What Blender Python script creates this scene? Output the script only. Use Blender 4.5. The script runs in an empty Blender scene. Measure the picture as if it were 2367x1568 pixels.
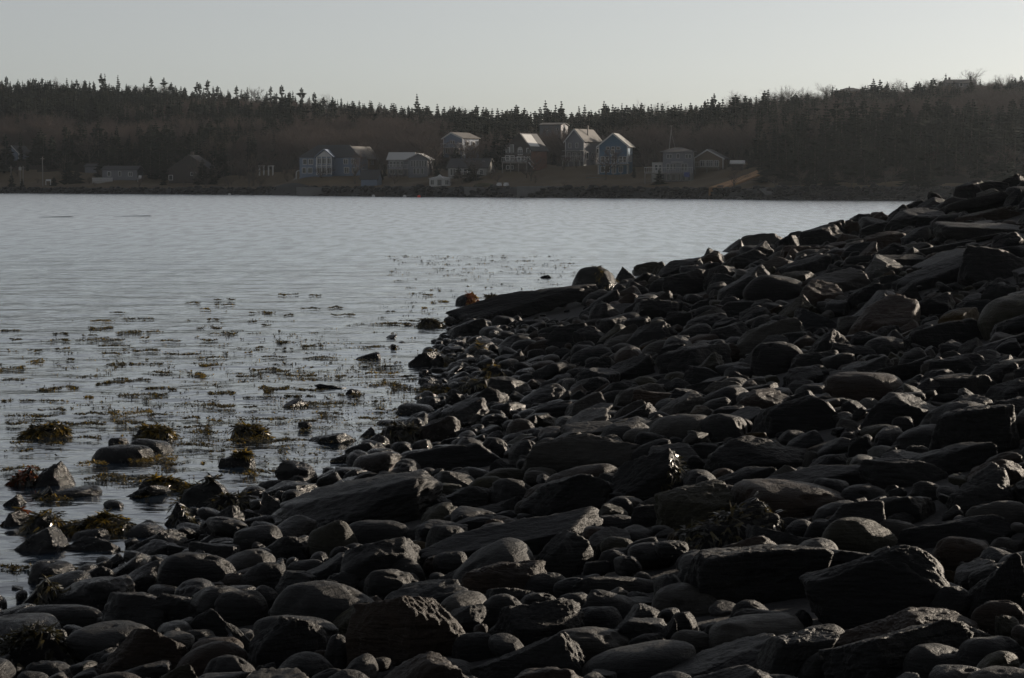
import bpy, bmesh, math, random
import numpy as np
from mathutils import Vector, Matrix

rng = random.Random(7)
nrng = np.random.RandomState(7)
sc = bpy.context.scene
COL = sc.collection

# ------------------------------------------------------------------ camera
H0 = 3.3                 # eye height above the water, metres
F = 4929.0               # focal length in units of a 2367 px wide picture
CX, CY, HOR = 1183.5, 784.0, 418.5
PITCH = math.atan((CY - HOR) / F)
cam_d = bpy.data.cameras.new('camera')
cam = bpy.data.objects.new('camera', cam_d); COL.objects.link(cam)
cam.location = (0, 0, H0)
cam.rotation_euler = (math.pi / 2 - PITCH, 0, 0)
cam_d.sensor_width = 36.0
cam_d.lens = 36.0 * F / 2367.0
cam_d.clip_start = 0.1; cam_d.clip_end = 20000
sc.camera = cam

# ------------------------------------------------------------------ light
SUN_EL, SUN_AZ = 12.5, 54.0          # degrees; azimuth to the right of the view
world = bpy.data.worlds.new('World'); sc.world = world; world.use_nodes = True
wn = world.node_tree.nodes; wl = world.node_tree.links; wn.clear()
wo = wn.new('ShaderNodeOutputWorld'); bg = wn.new('ShaderNodeBackground'); sky = wn.new('ShaderNodeTexSky')
sky.sky_type = 'NISHITA'; sky.sun_disc = False
sky.sun_elevation = math.radians(SUN_EL); sky.sun_rotation = math.radians(SUN_AZ)
sky.air_density = 0.6; sky.dust_density = 0.75; sky.ozone_density = 3.0; sky.altitude = 0
hsv = wn.new('ShaderNodeHueSaturation'); hsv.inputs['Saturation'].default_value = 0.38
wb = wn.new('ShaderNodeMix'); wb.data_type = 'RGBA'; wb.blend_type = 'MULTIPLY'; wb.inputs[0].default_value = 1.0   # hazy white balance
wb.inputs[7].default_value = (0.99, 0.925, 0.825, 1)
wl.new(sky.outputs[0], hsv.inputs['Color']); wl.new(hsv.outputs[0], wb.inputs[6]); wl.new(wb.outputs[2], bg.inputs['Color'])
bg.inputs['Strength'].default_value = 0.0665
wl.new(bg.outputs[0], wo.inputs[0])
sun_d = bpy.data.lights.new('sun', 'SUN'); sun = bpy.data.objects.new('sun', sun_d); COL.objects.link(sun)
sun_d.energy = 5.0; sun_d.angle = math.radians(0.7); sun_d.color = (1.0, 0.86, 0.7)
se, sa = math.radians(SUN_EL), math.radians(SUN_AZ)
sdir = Vector((math.sin(sa) * math.cos(se), math.cos(sa) * math.cos(se), math.sin(se)))
sun.rotation_euler = sdir.to_track_quat('Z', 'Y').to_euler()
sc.view_settings.view_transform = 'Standard'; sc.view_settings.look = 'None'
sc.view_settings.gamma = 1.0; sc.view_settings.use_curve_mapping = False
sc.view_settings.exposure = 0.8
sc.render.engine = 'CYCLES'
sc.cycles.use_denoising = True
sc.cycles.max_bounces = 5; sc.cycles.diffuse_bounces = 2; sc.cycles.glossy_bounces = 3
sc.cycles.volume_bounces = 0; sc.cycles.transmission_bounces = 2
sc.cycles.sample_clamp_indirect = 4.0

# ------------------------------------------------------------------ picture <-> place
cp, sp = math.cos(PITCH), math.sin(PITCH)
def ray(px, py):
    u = (px - CX) / F; v = -(py - CY) / F
    return (u, cp + v * sp, -sp + v * cp)          # x, y, z per unit along the view axis
def at(px, py, Y):
    r = ray(px, py); k = Y / r[1]
    return (r[0] * k, Y, H0 + r[2] * k)
def proj(x, y, z):
    z = z - H0
    d = y * cp - z * sp; v = y * sp + z * cp
    return CX + x / d * F, CY - v / d * F, d

# ------------------------------------------------------------------ helpers
def tag(o, label=None, cat=None, group=None, kind=None):
    if label: o['label'] = label
    if cat: o['category'] = cat
    if group: o['group'] = group
    if kind: o['kind'] = kind
    return o
def link(o, parent=None):
    COL.objects.link(o)
    if parent: o.parent = parent
    return o
def mesh_from(name, V, Fc, mats, smooth=False, mi=None):
    me = bpy.data.meshes.new(name)
    me.from_pydata([tuple(v) for v in V], [], [tuple(f) for f in Fc])
    for m in (mats if isinstance(mats, (list, tuple)) else [mats]): me.materials.append(m)
    if mi is not None: me.polygons.foreach_set('material_index', mi)
    if smooth: me.polygons.foreach_set('use_smooth', [True] * len(me.polygons))
    me.update(); return me
def np_mesh(name, V, T, mat, smooth=True):
    me = bpy.data.meshes.new(name)
    V = np.asarray(V, np.float32); T = np.asarray(T, np.int32); k = T.shape[1]
    me.vertices.add(len(V)); me.vertices.foreach_set('co', V.ravel())
    me.loops.add(T.size); me.loops.foreach_set('vertex_index', T.ravel())
    me.polygons.add(len(T)); me.polygons.foreach_set('loop_start', np.arange(0, T.size, k, dtype=np.int32))
    me.polygons.foreach_set('loop_total', np.full(len(T), k, np.int32))
    me.polygons.foreach_set('use_smooth', np.full(len(T), smooth))
    me.materials.append(mat); me.update(calc_edges=True); return me
def obj(name, me, parent=None, loc=(0, 0, 0), rot=(0, 0, 0), scale=(1, 1, 1)):
    o = bpy.data.objects.new(name, me); link(o, parent)
    o.location = loc; o.rotation_euler = rot; o.scale = scale; return o
class MB:
    def __init__(s): s.V = []; s.F = []
    def box(s, x0, x1, y0, y1, z0, z1):
        b = len(s.V)
        s.V += [(x0,y0,z0),(x1,y0,z0),(x1,y1,z0),(x0,y1,z0),(x0,y0,z1),(x1,y0,z1),(x1,y1,z1),(x0,y1,z1)]
        s.F += [tuple(b+i for i in f) for f in ((0,3,2,1),(4,5,6,7),(0,1,5,4),(1,2,6,5),(2,3,7,6),(3,0,4,7))]
        return s
    def poly(s, pts, faces):
        b = len(s.V); s.V += list(pts); s.F += [tuple(b+i for i in f) for f in faces]; return s
    def bar(s, a, b_, r, n=5, r2=None):
        a = Vector(a); c = Vector(b_); d = (c - a)
        if d.length < 1e-6: return s
        q = d.to_track_quat('Z', 'Y'); r2 = r if r2 is None else r2; o = len(s.V)
        for i in range(n):
            t = 2 * math.pi * i / n; e = q @ Vector((math.cos(t), math.sin(t), 0))
            s.V.append(tuple(a + e * r)); s.V.append(tuple(c + e * r2))
        for i in range(n):
            j = (i + 1) % n
            s.F.append((o+2*i, o+2*j, o+2*j+1, o+2*i+1))
        s.F.append(tuple(o+2*i+1 for i in range(n))); s.F.append(tuple(o+2*i for i in reversed(range(n))))
        return s
    def plate(s, pts, t):
        """a thin plate: a quad or triangle in the air, thickened by t along its normal"""
        P = [Vector(p) for p in pts]; n = (P[1]-P[0]).cross(P[2]-P[0]).normalized() * t
        k = len(P); b = len(s.V)
        s.V += [tuple(p) for p in P] + [tuple(p + n) for p in P]
        s.F += [tuple(b+i for i in reversed(range(k))), tuple(b+k+i for i in range(k))]
        for i in range(k):
            j = (i+1) % k; s.F.append((b+i, b+j, b+k+j, b+k+i))
        return s
    def mesh(s, name, mat, smooth=False): return mesh_from(name, s.V, s.F, mat, smooth)
    def build(s, name, mat, parent=None, smooth=False): return obj(name, s.mesh(name, mat, smooth), parent)

_tab = np.random.RandomState(3).rand(64, 64, 64).astype(np.float32)
def vnoise(P):
    P = np.asarray(P, np.float64); I = np.floor(P).astype(np.int64); f = P - I; f = f*f*(3-2*f)
    I0 = I & 63; I1 = (I + 1) & 63
    x0, y0, z0 = I0[..., 0], I0[..., 1], I0[..., 2]; x1, y1, z1 = I1[..., 0], I1[..., 1], I1[..., 2]
    fx, fy, fz = f[..., 0], f[..., 1], f[..., 2]
    a = _tab[x0,y0,z0]*(1-fx)+_tab[x1,y0,z0]*fx; b = _tab[x0,y1,z0]*(1-fx)+_tab[x1,y1,z0]*fx
    c = _tab[x0,y0,z1]*(1-fx)+_tab[x1,y0,z1]*fx; d = _tab[x0,y1,z1]*(1-fx)+_tab[x1,y1,z1]*fx
    return (a*(1-fy)+b*fy)*(1-fz)+(c*(1-fy)+d*fy)*fz - 0.5
def fbm(P, octv=4, gain=0.5, lac=2.03):
    s = 0; a = 1.0
    for i in range(octv):
        s = s + a * vnoise(P * (lac ** i) + 17.3 * i); a *= gain
    return s

# ------------------------------------------------------------------ materials
def new_mat(name):
    m = bpy.data.materials.new(name); m.use_nodes = True
    nt = m.node_tree; b = nt.nodes['Principled BSDF']; return m, nt, b
def flat(name, col, rough=0.8, noise=0.25, scale=1.5, spec=0.3, bump=0.0):
    m, nt, b = new_mat(name); N = nt.nodes; L = nt.links
    tc = N.new('ShaderNodeTexCoord'); n = N.new('ShaderNodeTexNoise'); n.inputs['Scale'].default_value = scale
    n.inputs['Detail'].default_value = 5; L.new(tc.outputs['Object'], n.inputs['Vector'])
    mx = N.new('ShaderNodeMix'); mx.data_type = 'RGBA'
    mx.inputs[6].default_value = tuple(c*(1-noise) for c in col) + (1,)
    mx.inputs[7].default_value = tuple(min(1, c*(1+noise)) for c in col) + (1,)
    L.new(n.outputs[0], mx.inputs[0]); L.new(mx.outputs[2], b.inputs['Base Color'])
    b.inputs['Roughness'].default_value = rough; b.inputs['Specular IOR Level'].default_value = spec
    if bump:
        bp = N.new('ShaderNodeBump'); bp.inputs['Strength'].default_value = bump; bp.inputs['Distance'].default_value = 0.05
        L.new(n.outputs[0], bp.inputs['Height']); L.new(bp.outputs[0], b.inputs['Normal'])
    return m

def rock_mat(name, from_attr=False, gain=0.082):
    m, nt, b = new_mat(name); N = nt.nodes; L = nt.links
    def val(op, a, c, clamp=False):
        n = N.new('ShaderNodeMath'); n.operation = op; n.use_clamp = clamp
        for i, x in enumerate((a, c)):
            if hasattr(x, 'links'): L.new(x, n.inputs[i])
            else: n.inputs[i].default_value = x
        return n.outputs[0]
    geo = N.new('ShaderNodeNewGeometry')
    if from_attr:
        at_ = N.new('ShaderNodeAttribute'); at_.attribute_name = 'tint'; tint = at_.outputs['Color']; vec = geo.outputs['Position']
        rnd = None
    else:
        oi = N.new('ShaderNodeObjectInfo'); tint = oi.outputs['Color']
        va = N.new('ShaderNodeVectorMath'); va.operation = 'ADD'
        sc3 = N.new('ShaderNodeVectorMath'); sc3.operation = 'SCALE'; sc3.inputs['Scale'].default_value = 1.0
        L.new(geo.outputs['Position'], sc3.inputs[0]); L.new(sc3.outputs[0], va.inputs[0]); L.new(oi.outputs['Random'], va.inputs[1])
        vec = va.outputs[0]
    def noise(scale, det=6, rough=0.6, v=None, dist=0.0):
        n = N.new('ShaderNodeTexNoise'); n.inputs['Scale'].default_value = scale; n.inputs['Detail'].default_value = det
        n.inputs['Roughness'].default_value = rough; n.inputs['Distortion'].default_value = dist
        L.new(v if v else vec, n.inputs['Vector']); return n.outputs[0]
    # bedding: noise squeezed along a tilted axis
    mp = N.new('ShaderNodeMapping'); mp.inputs['Rotation'].default_value = (0.25, -0.22, 0.5); mp.inputs['Scale'].default_value = (1.2, 1.2, 11.0)
    L.new(vec, mp.inputs['Vector'])
    bed = noise(2.2, 5, 0.65, mp.outputs[0], 0.4)
    n1 = noise(2.6, 6, 0.6); n2 = noise(14.0, 6, 0.7); n3 = noise(70.0, 4, 0.7)
    f1 = val('MULTIPLY_ADD', n1, 1.5); f1.node.inputs[2].default_value = 0.2
    f2 = val('MULTIPLY_ADD', n2, 1.1); f2.node.inputs[2].default_value = 0.38
    f3 = val('MULTIPLY_ADD', bed, 0.9); f3.node.inputs[2].default_value = 0.55
    f = val('MULTIPLY', val('MULTIPLY', f1, f2), f3)
    # pale lichen / salt flecks
    fl = N.new('ShaderNodeMapRange'); fl.inputs[1].default_value = 0.62; fl.inputs[2].default_value = 0.72; L.new(n2, fl.inputs[0])
    f = val('ADD', f, val('MULTIPLY', fl.outputs[0], 0.55))
    # thin quartz veins
    vn = noise(1.7, 2, 0.4, None, 0.9); dv = val('ABSOLUTE', val('SUBTRACT', vn, 0.5), 0)
    vr = N.new('ShaderNodeMapRange'); vr.inputs[1].default_value = 0.006; vr.inputs[2].default_value = 0.0; L.new(dv, vr.inputs[0])
    gt = N.new('ShaderNodeMapRange'); gt.inputs[1].default_value = 0.56; gt.inputs[2].default_value = 0.62; L.new(n1, gt.inputs[0])
    f = val('ADD', f, val('MULTIPLY', val('MULTIPLY', vr.outputs[0], gt.outputs[0]), 2.2))
    # wet below the tide mark
    sx = N.new('ShaderNodeSeparateXYZ'); L.new(geo.outputs['Position'], sx.inputs[0])
    wz = val('ADD', sx.outputs['Z'], val('MULTIPLY', n1, -0.6))
    wet = N.new('ShaderNodeMapRange'); wet.inputs[1].default_value = 0.16; wet.inputs[2].default_value = -0.10
    wet.inputs[3].default_value = 0.0; wet.inputs[4].default_value = 1.0; L.new(wz, wet.inputs[0])
    dark = val('SUBTRACT', 1.0, val('MULTIPLY', wet.outputs[0], 0.5))
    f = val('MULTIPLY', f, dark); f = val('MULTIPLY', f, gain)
    vm = N.new('ShaderNodeVectorMath'); vm.operation = 'SCALE'; L.new(tint, vm.inputs[0]); L.new(f, vm.inputs['Scale'])
    L.new(vm.outputs[0], b.inputs['Base Color'])
    ro = val('SUBTRACT', val('ADD', 0.40, val('MULTIPLY', n2, 0.30)), val('MULTIPLY', wet.outputs[0], 0.30))
    L.new(ro, b.inputs['Roughness']); b.inputs['Specular IOR Level'].default_value = 0.22
    h = val('ADD', val('ADD', val('MULTIPLY', n2, 0.6), val('MULTIPLY', n3, 0.15)), val('MULTIPLY', bed, 0.9))
    bp = N.new('ShaderNodeBump'); bp.inputs['Distance'].default_value = 0.05; bp.inputs['Strength'].default_value = 0.9
    L.new(h, bp.inputs['Height']); L.new(bp.outputs[0], b.inputs['Normal'])
    return m
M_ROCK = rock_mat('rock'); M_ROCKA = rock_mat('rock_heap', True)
M_GRAVEL = flat('gravel', (0.03, 0.03, 0.031), 0.85, 0.6, 30, bump=0.6)

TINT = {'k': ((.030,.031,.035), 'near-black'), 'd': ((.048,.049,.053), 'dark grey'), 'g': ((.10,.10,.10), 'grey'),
        'p': ((.30,.28,.245), 'pale grey'), 'b': ((.19,.115,.070), 'brown'), 'o': ((.17,.155,.075), 'olive grey'),
        'y': ((.36,.23,.06), 'ochre'), 'w': ((.6,.6,.56), 'whitish'), 's': ((.05,.057,.07), 'slate blue')}

# ------------------------------------------------------------------ near shore terrain
_xy = np.array([(-20,-14),(0,-9.5),(8,-6.6),(12,-5.2),(15,-4.4),(16.6,-4.0),(18,-3.45),(19.3,-3.45),(20.5,-3.3),(21.6,-2.85),(23,-2.45),(23.7,-2.1),(24.8,-1.75),(26.6,-1.5),(30,-1.32),(33.8,-1.25),(37.7,-1.45),(46.3,-1.3),(53,-1.25),(58,0.5),(65,4.6),(80,11),(120,26),(200,60)], float)
def xw(y): return np.interp(y, _xy[:,0], _xy[:,1])
def Zt(x, y):
    x = np.asarray(x, float); y = np.asarray(y, float)
    s = x - xw(y)
    sl = np.interp(y, [12, 34], [0.15, 0.24])
    z = np.where(s < 0, 0.10*s, np.where(s < 2.2, 0.12*s, 0.264 + (s-2.2)*sl))
    z = np.minimum(z, 3.4 + 0.05*np.maximum(z-3.4, 0)); z = np.maximum(z, -6)
    P = np.stack([x*0.35, y*0.35, x*0+3.1], -1)
    return z + 0.2*fbm(P, 3)*np.clip(s/5, 0.06, 1)
def surf(x, y): return np.maximum(Zt(x, y), 0.0)
def hit(px, py):
    r = ray(px, py); ys = np.concatenate([np.arange(6, 30, .03), np.arange(30, 130, .1)])
    xs = r[0]/r[1]*ys; zs = H0 + r[2]/r[1]*ys
    d = zs - surf(xs, ys); i = np.argmax(d < 0) if (d < 0).any() else int(np.argmin(d))
    return xs[i], ys[i]

gx = np.arange(-34, 70.1, 0.5); gy = np.arange(-20, 140.1, 0.5)
GX, GY = np.meshgrid(gx, gy); GZ = Zt(GX, GY) - 0.05
V = np.stack([GX.ravel(), GY.ravel(), GZ.ravel()], 1)
nx_, ny_ = len(gx), len(gy); I = np.arange((ny_-1)*(nx_-1)); r_, c_ = I//(nx_-1), I%(nx_-1); a0 = r_*nx_+c_
tag(obj('beach_ground', np_mesh('beach_ground', V, np.stack([a0, a0+1, a0+nx_+1, a0+nx_], 1), M_GRAVEL)),
    'dark gravel ground of the beach and bank under the stones', kind='structure')

# ------------------------------------------------------------------ water
def water_mat():
    m, nt, b = new_mat('sea_water'); N = nt.nodes; L = nt.links
    b.inputs['Base Color'].default_value = (0.008, 0.014, 0.024, 1)
    b.inputs['Roughness'].default_value = 0.09; b.inputs['IOR'].default_value = 1.333
    geo = N.new('ShaderNodeNewGeometry')
    def nz(sc_, sx_, sy_, det, rot=0.0):
        mp = N.new('ShaderNodeMapping'); mp.inputs['Scale'].default_value = (sx_, sy_, 1); mp.inputs['Rotation'].default_value = (0, 0, rot)
        L.new(geo.outputs['Position'], mp.inputs['Vector'])
        n = N.new('ShaderNodeTexNoise'); n.inputs['Scale'].default_value = sc_; n.inputs['Detail'].default_value = det
        n.inputs['Roughness'].default_value = 0.42; L.new(mp.outputs[0], n.inputs['Vector']); return n.outputs[0]
    sy = N.new('ShaderNodeSeparateXYZ'); L.new(geo.outputs['Position'], sy.inputs[0])
    def ramp(x0, x1, v0, v1):
        r_ = N.new('ShaderNodeMapRange'); L.new(sy.outputs['Y'], r_.inputs[0])
        for i_, v_ in enumerate((x0, x1, v0, v1)): r_.inputs[i_+1].default_value = v_
        return r_.outputs[0]
    L.new(ramp(30, 170, 0.10, 0.24), b.inputs['Roughness'])          # ruffled open bay, calmer shallows
    a = nz(1.8, 0.85, 1.0, 3, 0.2); c = nz(8.0, 0.6, 1.0, 2, -0.2); e = nz(0.5, 0.75, 1.0, 4, 0.08)
    patch = nz(0.03, 0.35, 1.0, 3, 0.12)
    ad = N.new('ShaderNodeMath'); ad.operation = 'MULTIPLY_ADD'; L.new(a, ad.inputs[0]); ad.inputs[1].default_value = 1.0
    m2 = N.new('ShaderNodeMath'); m2.operation = 'MULTIPLY'; L.new(c, m2.inputs[0]); m2.inputs[1].default_value = 0.2; L.new(m2.outputs[0], ad.inputs[2])
    a3 = N.new('ShaderNodeMath'); a3.operation = 'MULTIPLY_ADD'; L.new(e, a3.inputs[0]); a3.inputs[1].default_value = 3.2; L.new(ad.outputs[0], a3.inputs[2])
    st = N.new('ShaderNodeMapRange'); st.inputs[1].default_value = 0.35; st.inputs[2].default_value = 0.65
    st.inputs[3].default_value = 0.35; st.inputs[4].default_value = 0.8; L.new(patch, st.inputs[0])
    sm = N.new('ShaderNodeMath'); sm.operation = 'MULTIPLY'; L.new(st.outputs[0], sm.inputs[0]); L.new(ramp(40, 200, 0.8, 0.3), sm.inputs[1])
    bp = N.new('ShaderNodeBump'); bp.inputs['Distance'].default_value = 0.075; L.new(sm.outputs[0], bp.inputs['Strength'])
    L.new(a3.outputs[0], bp.inputs['Height']); L.new(bp.outputs[0], b.inputs['Normal'])
    gl = N.new('ShaderNodeBsdfGlossy'); gl.inputs['Color'].default_value = (.94, .975, .985, 1); L.new(ramp(30, 170, 0.10, 0.22), gl.inputs['Roughness'])
    bp2 = N.new('ShaderNodeBump'); bp2.inputs['Distance'].default_value = 0.09; bp2.inputs['Strength'].default_value = 0.7; L.new(a3.outputs[0], bp2.inputs['Height']); L.new(bp2.outputs[0], gl.inputs['Normal'])
    grp = N.new('ShaderNodeMapRange'); L.new(nz(1.3, 1.0, 0.16, 4, 0.0), grp.inputs[0])                # noise on the mirror share paints dark dashes of ripple reflection
    for i_, v_ in enumerate((0.36, 0.56, 0.62, 1.0)): grp.inputs[i_+1].default_value = v_
    gp = N.new('ShaderNodeMath'); gp.operation = 'MULTIPLY'; L.new(grp.outputs[0], gp.inputs[0]); L.new(ramp(5, 95, 0.15, 1.0), gp.inputs[1])  # added mirror share grows with distance, brightening the far water
    mxs = N.new('ShaderNodeMixShader'); L.new(gp.outputs[0], mxs.inputs[0]); L.new(b.outputs[0], mxs.inputs[1]); L.new(gl.outputs[0], mxs.inputs[2])
    L.new(mxs.outputs[0], N['Material Output'].inputs['Surface'])
    return m
M_WATER = water_mat()
yr = np.concatenate([[-60, -20, 0, 4], 6*np.exp(np.linspace(0, math.log(700/6.), 1000)), [1400, 6000]])
tc_ = np.concatenate([[-6, -2.5, -1.0, -0.6], np.linspace(-0.40, 0.34, 240), [0.6, 1.0, 2.5, 6]])
WY, WT = np.meshgrid(yr, tc_, indexing='ij')
WX = np.where(WY > 6, WY, 6 + 0*WY) * WT + np.sign(WT)*np.where(np.abs(WT) > .9, 30, 0)
amp = np.clip((WY-5)/4, 0, 1)*np.clip((260-WY)/160, 0, 1)
Pn = np.stack([WX*0.75, WY*0.95, 0*WX+.3], -1)
WZ = amp*(0.030*vnoise(Pn) + 0.020*fbm(np.stack([WX*2.3+9, WY*2.9, 0*WX+5.3], -1), 3, 0.55) + 0.035*vnoise(np.stack([WX*.12, WY*.3, 0*WX+8.2], -1)))
nr, nc = WY.shape; I = np.arange((nr-1)*(nc-1)); r_, c_ = I//(nc-1), I%(nc-1); a0 = r_*nc+c_
tag(obj('sea', np_mesh('sea', np.stack([WX.ravel(), WY.ravel(), WZ.ravel()], 1), np.stack([a0, a0+1, a0+nc+1, a0+nc], 1), M_WATER)),
    'calm rippled sea water filling the bay', kind='structure')

# ------------------------------------------------------------------ rocks
def ico(level):
    bm = bmesh.new(); bmesh.ops.create_icosphere(bm, subdivisions=level, radius=1.0)
    V = np.array([v.co[:] for v in bm.verts]); T = np.array([[v.index for v in f.verts] for f in bm.faces]); bm.free()
    V /= np.linalg.norm(V, axis=1)[:, None]; return V, T
ICO = {l: ico(l) for l in (2, 3, 4, 5, 6)}
def rot_rand(r, a):
    return np.array(Matrix.Rotation(r.uniform(-a, a), 3, 'X') @ Matrix.Rotation(r.uniform(-a, a), 3, 'Y') @ Matrix.Rotation(r.uniform(-a, a), 3, 'Z'))
def rock_verts(kind, seed, level):
    D, T = ICO[level]; r = np.random.RandomState(seed)
    off = r.rand(3)*50
    if kind == 'R':
        e = np.array([1.0, r.uniform(.7, .95), r.uniform(.5, .75)])
        pw = r.uniform(2.0, 2.7)
        rad = (np.abs(D/e)**pw).sum(1)**(-1/pw)
        for _ in range(r.randint(1, 4)):                      # worn soft facets
            n = r.randn(3); n /= np.linalg.norm(n); h = r.uniform(.62, .85)
            t = np.maximum((D@n)/h, 1e-3)
            rad = (rad**-7 + t**7)**(-1/7.)
        P = D*rad[:, None]
        P = P*(1 + 0.20*fbm(P*1.25+off, 2)[:, None]) 
        P = P*(1 + 0.028*fbm(P*5+off, 3)[:, None])
        dn = np.clip(fbm(P*2.1+off+9, 2)-.22, 0, 1)
        P = P*(1 - 0.5*dn[:, None])
    else:
        if kind == 'A': hz = r.uniform(.55, .85); p = r.uniform(18, 42); cuts = r.randint(7, 13); ex = (1, r.uniform(.7, 1), hz)
        else: p = r.uniform(18, 34); cuts = r.randint(4, 8); ex = (1, r.uniform(.6, .9), r.uniform(.26, .42))
        B = rot_rand(r, .28); pl = []
        for i in range(3):
            for s in (-1, 1):
                n = B[i]*s + r.randn(3)*.16; n /= np.linalg.norm(n); pl.append((n, ex[i]*r.uniform(.8, 1.0)))
        for _ in range(cuts):
            n = r.randn(3); n /= np.linalg.norm(n)
            h = math.sqrt(sum((n[i]*ex[i])**2 for i in range(3)))*r.uniform(.86, 1.12); pl.append((n, h))
        s = 0
        for n, h in pl: s = s + np.maximum((D@n)/h, 0)**p
        rad = s**(-1/p)
        P = D*rad[:, None]
        c = P@B[2]                                           # bedding coordinate
        w = c + 0.10*fbm(P*1.6+off, 3)
        q = w*r.uniform(7, 11); st = (q-np.floor(q)); st = np.clip((st-.75)/.25, 0, 1)
        amp_ = r.uniform(.015, .05)*(0.35+np.clip(fbm(P*1.5+off+4, 2)+.4, 0, 1))
        lat = P - np.outer(c, B[2]); lat /= (np.linalg.norm(lat, axis=1)[:, None]+.25)
        P = P - lat*(amp_*st)[:, None]
        P = P*(1 + 0.15*fbm(P*1.4+off, 3)[:, None])
        rg = np.abs(fbm(P*3.2+off+20, 4, .55)); P = P*(1 - 0.15*rg[:, None])
        if level > 4: P = P*(1 + 0.022*fbm(P*11+off, 3, .6)[:, None])
    if kind == 'A':
        tp, wg, sh = r.uniform(.06, .34), r.uniform(.15, .55), r.uniform(-.2, .35)
        zn = (P[:,2]-P[:,2].min())/(P[:,2].max()-P[:,2].min()); xn = np.clip(P[:,0], -1, 1)
        k = 1-tp*zn**1.4
        zz = P[:,2]*np.where(P[:,2] > -.1, 1-wg*(.5-.5*xn), 1)
        P = np.stack([P[:,0]*k + sh*zn*.5, P[:,1]*k, zz], 1)
    mn, mxx = P.min(0), P.max(0)
    P = (P-(mn+mxx)/2)/(mxx-mn)
    return P, T
_lib = {}
def lib_mesh(kind, v, level):
    k = (kind, v, level)
    if k not in _lib:
        P, T = rock_verts(kind, 100+v*7+ord(kind), level)
        _lib[k] = (np_mesh({'A': 'boulder', 'S': 'slab', 'R': 'cobble'}[kind], P, T, M_ROCK), P)
    return _lib[k]
NAME = {'A': 'boulder', 'S': 'stone_slab', 'R': 'cobble'}
CAT = {'A': 'boulder', 'S': 'stone slab', 'R': 'cobble'}

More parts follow.
